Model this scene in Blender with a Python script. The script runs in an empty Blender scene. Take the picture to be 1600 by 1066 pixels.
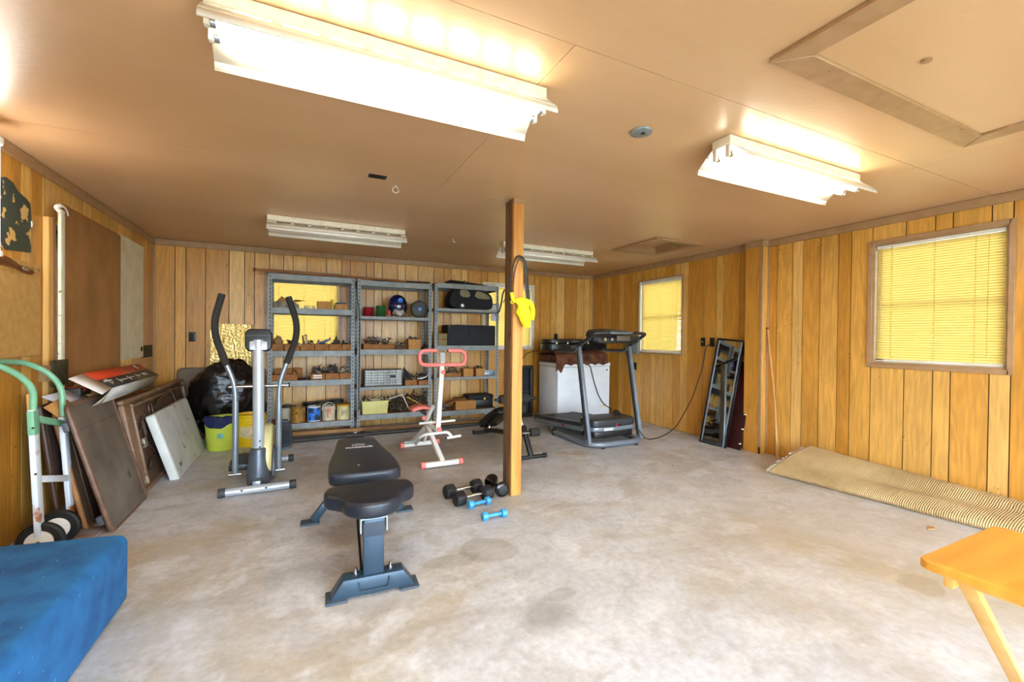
import bpy, bmesh, math, random
from mathutils import Vector, Matrix, noise
random.seed(7)
PI = math.pi
S = bpy.context.scene
COL = S.collection

# ------------------------------------------------------------------ camera
YAW, PITCH, ROLL, FPX = 0.4495, -0.0089, 0.0107, 683.85
FW = Vector((math.sin(YAW)*math.cos(PITCH), math.cos(YAW)*math.cos(PITCH), math.sin(PITCH)))
RT = Vector((math.cos(YAW), -math.sin(YAW), 0)); UP = RT.cross(FW)
RT, UP = RT*math.cos(ROLL)+UP*math.sin(ROLL), -RT*math.sin(ROLL)+UP*math.cos(ROLL)
CAM = Vector((0, 0, 1.3))
cd = bpy.data.cameras.new('camera'); cam = bpy.data.objects.new('camera', cd); COL.objects.link(cam)
m = Matrix((RT, UP, -FW)).transposed().to_4x4(); m.translation = CAM; cam.matrix_world = m
cd.sensor_width = 36; cd.lens = 36*FPX/1600; cd.clip_start = 0.02; cd.clip_end = 200
S.camera = cam

# ------------------------------------------------------------------ world, exposure
w = bpy.data.worlds.new('world'); S.world = w; w.use_nodes = True
bg = w.node_tree.nodes['Background']; bg.inputs[0].default_value = (0.67, 0.83, 1.0, 1); bg.inputs[1].default_value = 12.0
S.view_settings.view_transform = 'Standard'; S.view_settings.look = 'None'
S.view_settings.exposure = 0.85; S.view_settings.gamma = 1.0; S.view_settings.use_curve_mapping = False
TUBE = 20.0
try:
    S.cycles.use_denoising = True; S.cycles.max_bounces = 8; S.cycles.diffuse_bounces = 5
    S.cycles.transparent_max_bounces = 12; S.cycles.sample_clamp_indirect = 6
except Exception: pass

# ------------------------------------------------------------------ helpers
def ray(px, py): return FW + RT*((px-800)/FPX) + UP*((533-py)/FPX)
def at(ax, v, px, py):
    d = ray(px, py); t = (v-CAM[ax])/d[ax]; return CAM+d*t
def hx(s):
    s = s.lstrip('#'); o = []
    for i in (0, 2, 4):
        c = int(s[i:i+2], 16)/255; o.append(c/12.92 if c <= .04045 else ((c+.055)/1.055)**2.4)
    return (*o, 1)
MATS = {}
def mat(name, c1, c2=None, rough=.5, metal=0, scale=6, bump=0, bscale=80, stretch=(1, 1, 1), coat=0, detail=4, lo=.35, hi=.65, world=False, spec=.5, specks=None):
    if name in MATS: return MATS[name]
    M_ = bpy.data.materials.new(name); M_.use_nodes = True; n = M_.node_tree.nodes; l = M_.node_tree.links
    b = n['Principled BSDF']; b.inputs['Roughness'].default_value = rough; b.inputs['Metallic'].default_value = metal
    b.inputs['Coat Weight'].default_value = coat; b.inputs['Specular IOR Level'].default_value = spec
    c1 = hx(c1); c2 = hx(c2) if c2 else tuple(x*.86 for x in c1[:3])+(1,)
    if world:
        g = n.new('ShaderNodeNewGeometry'); src = g.outputs['Position']
    else:
        g = n.new('ShaderNodeTexCoord'); src = g.outputs['Object']
    mp = n.new('ShaderNodeMapping'); l.new(src, mp.inputs[0]); mp.inputs['Scale'].default_value = stretch
    t = n.new('ShaderNodeTexNoise'); t.inputs['Scale'].default_value = scale; t.inputs['Detail'].default_value = detail
    l.new(mp.outputs[0], t.inputs['Vector'])
    r = n.new('ShaderNodeValToRGB'); r.color_ramp.elements[0].position = lo; r.color_ramp.elements[1].position = hi
    r.color_ramp.elements[0].color = c1; r.color_ramp.elements[1].color = c2
    l.new(t.outputs[0], r.inputs[0]); out = r.outputs[0]
    if specks:
        v = n.new('ShaderNodeTexNoise'); v.inputs['Scale'].default_value = specks[1]; v.inputs['Detail'].default_value = 3; l.new(src, v.inputs['Vector'])
        vr = n.new('ShaderNodeValToRGB'); vr.color_ramp.elements[0].position = specks[2]; vr.color_ramp.elements[1].position = specks[2]+.03
        l.new(v.outputs[0], vr.inputs[0]); mx = n.new('ShaderNodeMixRGB'); l.new(vr.outputs[0], mx.inputs[0]); l.new(out, mx.inputs[1]); mx.inputs[2].default_value = hx(specks[0]); out = mx.outputs[0]
    l.new(out, b.inputs['Base Color'])
    if bump:
        t2 = n.new('ShaderNodeTexNoise'); t2.inputs['Scale'].default_value = bscale; t2.inputs['Detail'].default_value = 3; l.new(mp.outputs[0], t2.inputs['Vector'])
        bp = n.new('ShaderNodeBump'); bp.inputs['Strength'].default_value = bump; bp.inputs['Distance'].default_value = .01
        l.new(t2.outputs[0], bp.inputs['Height']); l.new(bp.outputs[0], b.inputs['Normal'])
    MATS[name] = M_; return M_
def emis(name, col, st):
    M_ = bpy.data.materials.new(name); M_.use_nodes = True; b = M_.node_tree.nodes['Principled BSDF']
    b.inputs['Base Color'].default_value = (.8, .8, .8, 1); b.inputs['Emission Color'].default_value = col; b.inputs['Emission Strength'].default_value = st
    return M_
class MB:
    def __init__(s): s.v = []; s.f = []
    def add(s, vs, fs, M=None):
        o = len(s.v); s.v += [tuple(M @ Vector(v)) if M else tuple(v) for v in vs]; s.f += [tuple(i+o for i in f) for f in fs]; return s
    def box(s, x0, x1, y0, y1, z0, z1, M=None):
        return s.add([(x0,y0,z0),(x1,y0,z0),(x1,y1,z0),(x0,y1,z0),(x0,y0,z1),(x1,y0,z1),(x1,y1,z1),(x0,y1,z1)],
              [(0,3,2,1),(4,5,6,7),(0,1,5,4),(1,2,6,5),(2,3,7,6),(3,0,4,7)], M)
    def bar(s, p, q, w, h, up=(0, 0, 1)):       # rectangular bar from p to q
        p, q = Vector(p), Vector(q); d = (q-p).normalized(); u = Vector(up); r = d.cross(u)
        if r.length < 1e-4: r = d.cross(Vector((0, 1, 0)))
        r.normalize(); u = r.cross(d); L = (q-p).length
        M = Matrix((r, d, u)).transposed().to_4x4(); M.translation = p
        return s.box(-w/2, w/2, 0, L, -h/2, h/2, M)
    def tube(s, pts, r, n=10, closed=False, rs=None, flat=1):
        P = [Vector(p) for p in pts]; k = len(P); vs = []; fs = []
        def tan(i):
            if closed: return (P[(i+1) % k]-P[i-1]).normalized()
            return (P[min(i+1, k-1)]-P[max(i-1, 0)]).normalized()
        t = tan(0); u = t.orthogonal().normalized()
        for i in range(k):
            t2 = tan(i); q = t.rotation_difference(t2); u = q @ u; t = t2; u = (u-t*u.dot(t)).normalized(); b = t.cross(u)
            rr = rs[i] if rs else r
            for j in range(n):
                a = 2*PI*j/n; vs.append(P[i]+u*(rr*math.cos(a))+b*(rr*flat*math.sin(a)))
        for i in range(k if closed else k-1):
            i2 = (i+1) % k
            for j in range(n): j2 = (j+1) % n; fs.append((i*n+j, i*n+j2, i2*n+j2, i2*n+j))
        if not closed: fs += [tuple(range(n-1, -1, -1)), tuple((k-1)*n+j for j in range(n))]
        return s.add(vs, fs)
    def cyl(s, p, q, r, r2=None, n=16):
        return s.tube([p, q], r, n, rs=[r, r if r2 is None else r2])
    def lathe(s, prof, n=24, M=None):
        vs = []; fs = []; k = len(prof)
        for r, z in prof:
            for j in range(n): a = 2*PI*j/n; vs.append((max(r, 1e-4)*math.cos(a), max(r, 1e-4)*math.sin(a), z))
        for i in range(k-1):
            for j in range(n): j2 = (j+1) % n; fs.append((i*n+j, i*n+j2, (i+1)*n+j2, (i+1)*n+j))
        fs.append(tuple(range(n-1, -1, -1))); fs.append(tuple((k-1)*n+j for j in range(n)))
        return s.add(vs, fs, M)
    def prism(s, poly, z0, z1, M=None):
        k = len(poly); vs = [(x, y, z0) for x, y in poly]+[(x, y, z1) for x, y in poly]
        return s.add(vs, [tuple(range(k-1, -1, -1)), tuple(range(k, 2*k))]+[(i, (i+1) % k, k+(i+1) % k, k+i) for i in range(k)], M)
    def grid(s, fn, nu, nv):
        vs = [fn(i/nu, j/nv) for i in range(nu+1) for j in range(nv+1)]
        return s.add(vs, [(i*(nv+1)+j, (i+1)*(nv+1)+j, (i+1)*(nv+1)+j+1, i*(nv+1)+j+1) for i in range(nu) for j in range(nv)])
    def build(s, name, m_, parent=None, bevel=0, seg=2, smooth=40, solid=0, kind=None, fix=True):
        me = bpy.data.meshes.new(name); bm = bmesh.new()
        vv = [bm.verts.new(v) for v in s.v]
        for f in s.f:
            try: bm.faces.new([vv[i] for i in f])
            except ValueError: pass
        if fix: bmesh.ops.recalc_face_normals(bm, faces=bm.faces[:])
        if bevel:
            es = [e for e in bm.edges if len(e.link_faces) == 2 and e.calc_face_angle(0) > .6]
            bmesh.ops.bevel(bm, geom=es, offset=bevel, segments=seg, profile=.5, affect='EDGES', clamp_overlap=True)
        bm.to_mesh(me); bm.free(); me.materials.append(m_)
        if smooth: me.polygons.foreach_set('use_smooth', [True]*len(me.polygons)); me.set_sharp_from_angle(angle=math.radians(smooth))
        o = bpy.data.objects.new(name, me); COL.objects.link(o)
        if parent: o.parent = parent
        if solid:
            md = o.modifiers.new('solid', 'SOLIDIFY'); md.thickness = solid; md.offset = 0
        if kind: o['kind'] = kind
        return o
def fillet(pts, r, n=5):
    P = [Vector(p) for p in pts]; out = [P[0]]
    for i in range(1, len(P)-1):
        a = (P[i-1]-P[i]); b = (P[i+1]-P[i]); d = min(r, a.length*.49, b.length*.49); p0 = P[i]+a.normalized()*d; p2 = P[i]+b.normalized()*d
        for k in range(n+1):
            t = k/n; out.append(p0*(1-t)**2+P[i]*2*t*(1-t)+p2*t*t)
    out.append(P[-1]); return out
def rpoly(w_, h_, r, n=5, cx=0, cy=0):
    o = []
    for sx, sy, a0 in ((1, 1, 0), (-1, 1, 90), (-1, -1, 180), (1, -1, 270)):
        for k in range(n+1):
            a = math.radians(a0+90*k/n); o.append((cx+sx*(w_/2-r)+r*math.cos(a), cy+sy*(h_/2-r)+r*math.sin(a)))
    return o
def chaik(poly, n=2):
    for _ in range(n):
        q = []
        for i in range(len(poly)):
            a, b = poly[i], poly[(i+1) % len(poly)]
            q += [(a[0]*.75+b[0]*.25, a[1]*.75+b[1]*.25), (a[0]*.25+b[0]*.75, a[1]*.25+b[1]*.75)]
        poly = q
    return poly
def tag(o, label, cat, group=None, kind=None):
    o['label'] = label; o['category'] = cat
    if group: o['group'] = group
    if kind: o['kind'] = kind
    return o
def thing(name, label, cat, loc=(0, 0, 0), rz=0, group=None):
    o = bpy.data.objects.new(name, None); COL.objects.link(o); o.location = loc; o.rotation_euler = (0, 0, rz); o.empty_display_size = .1
    return tag(o, label, cat, group)
def copy_tree(o, parent=None):
    c = o.copy(); COL.objects.link(c)
    if parent: c.parent = parent
    for ch in list(o.children): copy_tree(ch, c)
    return c
def struct(o): o['kind'] = 'structure'; return o

# ------------------------------------------------------------------ materials
def plank_mat():
    M_ = bpy.data.materials.new('plank_wood'); M_.use_nodes = True; n = M_.node_tree.nodes; l = M_.node_tree.links; b = n['Principled BSDF']
    b.inputs['Roughness'].default_value = .38; b.inputs['Coat Weight'].default_value = .12; b.inputs['Coat Roughness'].default_value = .25
    g = n.new('ShaderNodeNewGeometry'); oi = n.new('ShaderNodeObjectInfo')
    sx = n.new('ShaderNodeSeparateXYZ'); l.new(g.outputs['Position'], sx.inputs[0])
    ad = n.new('ShaderNodeMath'); l.new(sx.outputs[0], ad.inputs[0]); l.new(sx.outputs[1], ad.inputs[1])
    rm = n.new('ShaderNodeMath'); rm.operation = 'MULTIPLY'; l.new(oi.outputs['Random'], rm.inputs[0]); rm.inputs[1].default_value = 37
    cb = n.new('ShaderNodeCombineXYZ'); l.new(ad.outputs[0], cb.inputs[0]); l.new(sx.outputs[2], cb.inputs[2]); l.new(rm.outputs[0], cb.inputs[1])
    def nz(sc, stretch, det=4, dist=0):
        mp = n.new('ShaderNodeMapping'); mp.inputs['Scale'].default_value = stretch; l.new(cb.outputs[0], mp.inputs[0])
        t = n.new('ShaderNodeTexNoise'); t.inputs['Scale'].default_value = sc; t.inputs['Detail'].default_value = det; t.inputs['Distortion'].default_value = dist
        l.new(mp.outputs[0], t.inputs['Vector']); return t.outputs[0]
    base = n.new('ShaderNodeValToRGB'); e = base.color_ramp.elements
    e[0].position = 0; e[0].color = hx('#e0b064'); e[1].position = 1; e[1].color = hx('#c08430')
    for p, c in ((.25, '#d0983f'), (.5, '#dba855'), (.72, '#ca8e38')): k = base.color_ramp.elements.new(p); k.color = hx(c)
    l.new(oi.outputs['Random'], base.inputs[0])
    grain = nz(55, (1, 1, .06), 6); cath = nz(7, (1, 1, .16), 2, .4)
    wv = n.new('ShaderNodeMath'); wv.operation = 'MULTIPLY'; l.new(cath, wv.inputs[0]); wv.inputs[1].default_value = 42
    sn = n.new('ShaderNodeMath'); sn.operation = 'SINE'; l.new(wv.outputs[0], sn.inputs[0])
    r1 = n.new('ShaderNodeMapRange'); l.new(sn.outputs[0], r1.inputs[0]); r1.inputs[1].default_value = -1; r1.inputs[3].default_value = .91; r1.inputs[4].default_value = 1.04
    r2 = n.new('ShaderNodeMapRange'); l.new(grain, r2.inputs[0]); r2.inputs[1].default_value = .3; r2.inputs[2].default_value = .7; r2.inputs[3].default_value = .82; r2.inputs[4].default_value = 1.12
    big = nz(2.2, (1, 1, .5), 3)
    r3 = n.new('ShaderNodeMapRange'); l.new(big, r3.inputs[0]); r3.inputs[1].default_value = .3; r3.inputs[2].default_value = .7; r3.inputs[3].default_value = .86; r3.inputs[4].default_value = 1.1
    m1 = n.new('ShaderNodeMath'); m1.operation = 'MULTIPLY'; l.new(r1.outputs[0], m1.inputs[0]); l.new(r2.outputs[0], m1.inputs[1])
    m2 = n.new('ShaderNodeMath'); m2.operation = 'MULTIPLY'; l.new(m1.outputs[0], m2.inputs[0]); l.new(r3.outputs[0], m2.inputs[1])
    mx = n.new('ShaderNodeMixRGB'); mx.blend_type = 'MULTIPLY'; mx.inputs[0].default_value = 1; l.new(base.outputs[0], mx.inputs[1]); l.new(m2.outputs[0], mx.inputs[2])
    # insect holes and knots: small dark specks that cluster
    sp = nz(75, (1, 1, .6), 1); cl = nz(3.2, (1, 1, .5), 2)
    s1 = n.new('ShaderNodeMapRange'); l.new(sp, s1.inputs[0]); s1.inputs[1].default_value = .70; s1.inputs[2].default_value = .74
    s2 = n.new('ShaderNodeMapRange'); l.new(cl, s2.inputs[0]); s2.inputs[1].default_value = .56; s2.inputs[2].default_value = .62
    s3 = n.new('ShaderNodeMath'); s3.operation = 'MULTIPLY'; l.new(s1.outputs[0], s3.inputs[0]); l.new(s2.outputs[0], s3.inputs[1])
    mk = n.new('ShaderNodeMixRGB'); l.new(s3.outputs[0], mk.inputs[0]); l.new(mx.outputs[0], mk.inputs[1]); mk.inputs[2].default_value = hx('#4a2408')
    l.new(mk.outputs[0], b.inputs['Base Color'])
    bp = n.new('ShaderNodeBump'); bp.inputs['Strength'].default_value = .12; bp.inputs['Distance'].default_value = .004; l.new(grain, bp.inputs['Height']); l.new(bp.outputs[0], b.inputs['Normal'])
    return M_
PLANK = plank_mat()
BACKING = mat('dark_backing', '#241004', '#1a0b03', rough=.8)
TRIM = mat('tan_trim_paint', '#aa8660', '#9c7953', rough=.4, scale=12, bump=.1, world=True, specks=('#6b4526', 30, .72))
CEIL = mat('tan_ceiling_paint', '#cfa97f', '#c69f73', rough=.36, scale=1.6, bump=.10, bscale=60, stretch=(.35, 1, 1), world=True)

def floor_mat():
    M_ = bpy.data.materials.new('stained_concrete'); M_.use_nodes = True; n = M_.node_tree.nodes; l = M_.node_tree.links; b = n['Principled BSDF']
    g = n.new('ShaderNodeNewGeometry')
    def nz(sc, det=6, dist=0, off=0, stretch=(1, 1, 1)):
        mp = n.new('ShaderNodeMapping'); mp.inputs['Location'].default_value = (off, off*1.7, 0); mp.inputs['Scale'].default_value = stretch; l.new(g.outputs['Position'], mp.inputs[0])
        t = n.new('ShaderNodeTexNoise'); t.inputs['Scale'].default_value = sc; t.inputs['Detail'].default_value = det; t.inputs['Distortion'].default_value = dist; t.inputs['Roughness'].default_value = .62
        l.new(mp.outputs[0], t.inputs['Vector']); return t.outputs[0]
    def ramp(f, a, b_, c0=0, c1=1):
        r = n.new('ShaderNodeMapRange'); l.new(f, r.inputs[0]); r.inputs[1].default_value = a; r.inputs[2].default_value = b_; r.inputs[3].default_value = c0; r.inputs[4].default_value = c1; return r.outputs[0]
    def mix(f, c, col, blend='MIX'):
        x = n.new('ShaderNodeMixRGB'); x.blend_type = blend; l.new(f, x.inputs[0]); 
        if isinstance(c, tuple): x.inputs[1].default_value = c
        else: l.new(c, x.inputs[1])
        if isinstance(col, tuple): x.inputs[2].default_value = col
        else: l.new(col, x.inputs[2])
        return x.outputs[0]
    c = mix(ramp(nz(1.1, 5, .3), .38, .62), hx('#dadde4'), hx('#c8cacf'))
    c = mix(ramp(nz(.7, 7, .8, 5), .50, .64), c, hx('#bfb6a6'))
    c = mix(ramp(nz(2.6, 9, .6, 9, (.6, 1, 1)), .53, .66, 0, .42), c, hx('#9a8e7b'))
    c = mix(ramp(nz(5.5, 10, .3, 13), .50, .64, 0, .45), c, hx('#a8a5a1'))
    c = mix(ramp(nz(3.4, 10, .2, 3), .52, .64, 0, .6), c, hx('#e8eaed'))
    c = mix(ramp(nz(28, 8, 0, 1), .35, .70, .30, .0), c, hx('#7a736a'))
    c = mix(ramp(nz(60, 3, 0, 7), .66, .72, 0, .5), c, hx('#5e564c'))
    # the stains that can be pointed at, plus a last patch of painted light: x, y, rx, ry, strength, colour
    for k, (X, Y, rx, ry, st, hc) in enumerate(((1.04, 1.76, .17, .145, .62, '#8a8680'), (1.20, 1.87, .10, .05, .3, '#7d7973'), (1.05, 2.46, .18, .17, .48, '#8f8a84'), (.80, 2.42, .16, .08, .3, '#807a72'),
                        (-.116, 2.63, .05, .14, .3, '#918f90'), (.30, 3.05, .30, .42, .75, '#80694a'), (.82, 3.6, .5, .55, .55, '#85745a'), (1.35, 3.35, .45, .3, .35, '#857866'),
                        (2.99, 1.14, .12, .10, .35, '#7c6a4e'), (.8, 4.6, 1.1, .8, .62, '#8b7a5c'), (2.1, 3.6, .5, .4, .25, '#85755c'), (1.9, 5.0, 1.0, .9, .6, '#8a7a5e'), (2.93, 1.24, .09, .03, .5, '#d8d0c0'), (3.3, 1.4, 1.5, 1.6, .45, '#a8967a'))):  # last entry: broad tan tint painting weaker daylight and yellow window light
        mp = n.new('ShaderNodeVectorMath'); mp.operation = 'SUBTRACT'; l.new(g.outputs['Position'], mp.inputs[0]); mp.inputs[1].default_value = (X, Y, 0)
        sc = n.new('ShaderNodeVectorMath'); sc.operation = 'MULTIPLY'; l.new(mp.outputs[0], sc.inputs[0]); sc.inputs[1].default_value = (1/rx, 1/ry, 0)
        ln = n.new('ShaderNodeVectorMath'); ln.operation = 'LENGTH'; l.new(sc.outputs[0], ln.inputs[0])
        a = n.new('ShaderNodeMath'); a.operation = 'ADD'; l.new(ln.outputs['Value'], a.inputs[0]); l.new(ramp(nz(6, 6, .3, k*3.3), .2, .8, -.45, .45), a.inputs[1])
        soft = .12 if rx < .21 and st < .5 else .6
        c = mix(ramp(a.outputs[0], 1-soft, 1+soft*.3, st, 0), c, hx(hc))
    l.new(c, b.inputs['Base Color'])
    l.new(ramp(nz(2, 5, 0, 2), .35, .65, .34, .60), b.inputs['Roughness'])
    bp = n.new('ShaderNodeBump'); bp.inputs['Strength'].default_value = .15; bp.inputs['Distance'].default_value = .004; l.new(nz(35, 6), bp.inputs['Height']); l.new(bp.outputs[0], b.inputs['Normal'])
    return M_
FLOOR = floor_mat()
WHITE = mat('white_enamel', '#f2f0e8', '#e6e2d6', rough=.3)
GALV = mat('grey_shelf_steel', '#868986', '#747774', rough=.5, metal=.15, scale=9)
PBOARD = mat('particle_board', '#8a5a30', '#6f4522', rough=.8, scale=60)
CARD = mat('cardboard', '#b9864a', '#a87539', rough=.85, scale=14, bump=.1)
CARD2 = mat('brown_cardboard', '#9a6531', '#875426', rough=.85, scale=14, bump=.1)
DARK = mat('black_plastic', '#17181a', '#101113', rough=.42)
MATTE = mat('matte_black', '#0d0d0f', '#16161a', rough=.75)
CHROME = mat('chrome', '#c8ccd0', '#b4b8bc', rough=.18, metal=1)
SILV = mat('silver_grey_paint', '#8e97a0', '#868e97', rough=.28, metal=.5)
LIGHTG = mat('pale_grey_paint', '#b9bfc4', '#aab1b8', rough=.3, metal=.2)
FOAM = mat('dark_foam_grip', '#24221f', '#2e2b27', rough=.9, bump=.15, bscale=200)
VINYL = mat('black_vinyl', '#1a1f29', '#222833', rough=.34, scale=3, bump=.12, bscale=300)
NAVY = mat('slate_blue_steel', '#2f4557', '#283c4c', rough=.32, metal=.2)
RUBBER = mat('black_rubber', '#131416', '#1d1e20', rough=.55, bump=.1)
OAK = mat('post_lumber', '#d69a4c', '#b97c38', rough=.6, scale=5, stretch=(6, 6, .35), bump=.25, bscale=30, specks=('#4d2c12', 14, .72))
LUMB = mat('pale_lumber', '#dcae63', '#c9964c', rough=.6, scale=5, stretch=(6, 6, .4), bump=.15, bscale=30)
WTRIM = mat('white_frame_paint', '#e4dfd2', '#d4cdbb', rough=.45)

# ------------------------------------------------------------------ room shell
XL, XR, YB, ZC, YF = -1.589, 4.807, 6.574, 2.434, -2.2
T = .13
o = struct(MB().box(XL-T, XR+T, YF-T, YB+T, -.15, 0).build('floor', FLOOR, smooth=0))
struct(MB().box(-30, 30, -40, 30, -.25, -.16).build('ground', mat('yard_ground', '#8c8a7a', '#7a7d62', rough=.9, world=True), smooth=0))
# seam: a 4 mm plenum above the panels so the joints read dark
ceil = struct(MB().box(XL-T, XR+T, YF-T, YB+T, ZC+.009, ZC+.15).build('ceiling', mat('ceiling_gap', '#6e4c30', '#5e3f26', rough=.8), smooth=0))
cube = MB().box(-.5, .5, -.5, .5, -.5, .5).build('panel', CEIL, ceil, smooth=0); UC = cube.data; first_panel = [cube]
UP_ = UC.copy(); UP_.materials.clear(); UP_.materials.append(PLANK)
def unit(name, me, x0, x1, y0, y1, z0, z1, parent):
    o = bpy.data.objects.new(name, me); COL.objects.link(o)
    o.location = ((x0+x1)/2, (y0+y1)/2, (z0+z1)/2); o.scale = (x1-x0, y1-y0, z1-z0); o.parent = parent; return o
# hatches cut out of the ceiling panels: far hatch (3.62-4.28, 3.74-4.46); near hatch (1.78-3.0, .56-1.05)
xs_by_row = {0: (XL, -.3, 2.6, XR), 1: (XL, 3.61, XR), 2: (XL, .95, 3.61, XR), 3: (XL, XR), 4: (XL, XR)}
ys = (YF, -.4, 1.435, 3.29, 5.13, YB)
g = .0015; firstp = True
for r in range(5):
    xs = xs_by_row[r]
    for a, b_ in zip(xs[:-1], xs[1:]):
        x0, x1, y0, y1 = a+g, b_-g, ys[r]+g, ys[r+1]-g
        rects = [(x0, x1, y0, y1)]
        hole = (3.62, 4.24, 3.76, 4.42)
        if x0 < hole[0] and x1 > hole[1] and y0 < hole[2] and y1 > hole[3]:
            rects = [(x0, hole[0], y0, y1), (hole[1], x1, y0, y1), (hole[0], hole[1], y0, hole[2]), (hole[0], hole[1], hole[3], y1)]
        for R_ in rects:
            if firstp:
                cube.location = ((R_[0]+R_[1])/2, (R_[2]+R_[3])/2, ZC+.0045); cube.scale = (R_[1]-R_[0], R_[3]-R_[2], .009); firstp = False
            else: unit('panel', UC, *R_, ZC, ZC+.009, ceil)

WIN = {  # name: axis, wall, lo, hi, z0, z1
 'window_1': ('x', XR, 1.35, 2.225, 1.09, 2.195), 'window_2': ('x', XR, 4.49, 5.35, 1.09, 2.185),
 'window_3': ('y', YB, -.41, .49, 1.14, 2.13), 'window_4': ('y', YB, 2.66, 3.555, 1.12, 2.16), 'window_5': ('x', XL, 4.18, 5.95, 1.07, 2.08)}
def wall_mesh(name, ax, pos, lo, hi, sgn, holes):
    mb = MB(); cuts = sorted(holes)
    def blk(a, b_, z0, z1):
        p0, p1 = (pos, pos+T*sgn) if sgn > 0 else (pos-T, pos)
        if ax == 'x': mb.box(p0, p1, a, b_, z0, z1)
        else: mb.box(a, b_, p0, p1, z0, z1)
    c = lo
    for a, b_, z0, z1 in cuts:
        blk(c, a, 0, ZC+.009); blk(a, b_, 0, z0); blk(a, b_, z1, ZC+.009); c = b_
    blk(c, hi, 0, ZC+.009)
    return struct(mb.build(name, BACKING, smooth=0))
def holes(*ns): return [WIN[n][2:] for n in ns]
PT = .010
wall_right = wall_mesh('wall_right', 'x', XR+PT, YF, YB, 1, holes('window_1', 'window_2'))
wall_left = wall_mesh('wall_left', 'x', XL-PT, YF, YB, -1, holes('window_5'))
wall_back = wall_mesh('wall_back', 'y', YB+PT, XL-T, XR+T, 1, holes('window_3', 'window_4'))
# front wall with the wide open garage doorway behind the camera
fm = MB(); fm.box(XL-T, -1.2, YF-T, YF, 0, ZC+.009); fm.box(4.4, XR+T, YF-T, YF, 0, ZC+.009); fm.box(-1.2, 4.4, YF-T, YF, 2.25, ZC+.009)
struct(fm.build('wall_front', mat('front_wall_wood', '#b98038', '#a86f2c', rough=.5), smooth=0))

gr = [(q, 500) for q in ()]
back_px = [273.6, 290.8, 321.3, 358, 382.4, 397.9, 421, 443.3, 458, 480, 510.3, 534, 547.5, 572.5, 585, 597.6, 621.8, 633.6, 653.5, 678.3, 694, 705, 721, 731, 752, 762, 779, 795, 806, 820, 835, 844, 861, 869, 883, 901, 913, 921.6]
back_g = [at(1, YB, p, 400 if p < 700 else 430)[0] for p in back_px]
right_px = [(942.6, 450), (948.6, 450), (955.4, 450), (968, 450), (975.3, 450), (987.7, 450), (1003, 600), (1016, 600), (1024, 600), (1037, 600), (1051, 600), (1061, 600), (1076, 420), (1100, 420), (1119.7, 420), (1131.5, 420), (1157, 420),
            (1215.3, 380), (1239.2, 380), (1255.8, 380), (1282.5, 370), (1311, 370), (1331, 370), (1364, 360), (1416.5, 350), (1462, 340), (1489.7, 335), (1550.7, 320), (1584.8, 315)]
right_g = [at(0, XR, *p)[1] for p in right_px]
left_px = [(18, 250), (33.8, 260), (49, 268), (66.5, 280), (88.8, 300), (100.8, 305), (111.5, 310), (120.5, 315), (131, 322), (141.5, 328), (153.5, 335), (174, 350), (186, 355), (195, 362), (207, 368), (222, 375), (231, 380)]
left_g = [at(0, XL, *p)[1] for p in left_px]
seq = [.19, .1, .2, .12, .28, .14, .19]
def extend(g_, lo):
    y = min(g_); k = 0; out = list(g_)
    while y-seq[k % 7] > lo+.02: y -= seq[k % 7]; k += 1; out.append(y)
    return out
def planks(wall, ax, pos, inward, lo, hi, gs, wins, gap=.008):
    cs = sorted({round(c, 4) for c in gs if lo+.02 < c < hi-.02}); cs = [lo]+cs+[hi]
    for a, b_ in zip(cs[:-1], cs[1:]):
        a2, b2 = a+gap/2, b_-gap/2
        spans = [(a2, b2, 0.004, ZC)]
        for (wa, wb, z0, z1) in wins:
            ns = []
            for (p, q, s0, s1) in spans:
                if q <= wa or p >= wb or s1 <= z0 or s0 >= z1: ns.append((p, q, s0, s1)); continue
                if s0 < z0: ns.append((p, q, s0, z0))
                if s1 > z1: ns.append((p, q, z1, s1))
                if p < wa: ns.append((p, wa, max(z0, s0), min(z1, s1)))
                if q > wb: ns.append((wb, q, max(z0, s0), min(z1, s1)))
            spans = ns
        for (p, q, s0, s1) in spans:
            if q-p < .004: continue
            p0, p1 = (pos, pos+PT) if inward < 0 else (pos-PT, pos)
            d = random.uniform(-.0008, .0008)
            if ax == 'x': unit('plank', UP_, min(p0, p1)+d, max(p0, p1)+d, p, q, s0, s1, wall)
            else: unit('plank', UP_, p, q, min(p0, p1)+d, max(p0, p1)+d, s0, s1, wall)
planks(wall_back, 'y', YB, -1, XL, XR, back_g, holes('window_3', 'window_4'))
planks(wall_right, 'x', XR, -1, YF, YB, extend(right_g, YF), holes('window_1', 'window_2'))
planks(wall_left, 'x', XL, 1, YF, YB, extend(left_g, YF), holes('window_5'))

# ceiling trims, corner trims, boxed column
def trim(n, *b, bev=.004): return struct(MB().box(*b).build('trim_%d' % n, TRIM, bevel=bev, seg=1))
trim(1, XL, XR, YB-.02, YB-.0012, ZC-.075, ZC-.001); trim(2, XR-.02, XR-.0012, 3.46, YB-.021, ZC-.075, ZC-.001)
trim(3, XR-.02, XR-.0012, YF, 3.235, ZC-.075, ZC-.001); trim(4, XL+.0012, XL+.02, YF, YB-.021, ZC-.075, ZC-.001)
trim(5, XL+.0012, XL+.022, YB-.024, YB-.0205, 0, ZC-.076); trim(6, XR-.022, XR-.0012, YB-.024, YB-.0205, 0, ZC-.076)
colm = struct(MB().box(4.706, XR-.0012, 3.245, 3.452, 0, ZC-.001).build('trim_7', BACKING, smooth=0))
unit('plank', UP_, 4.699, 4.706, 3.262, 3.446, .0, ZC-.075, colm); unit('plank', UP_, 4.712, 4.79, 3.238, 3.245, 0, ZC-.075, colm)
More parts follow.
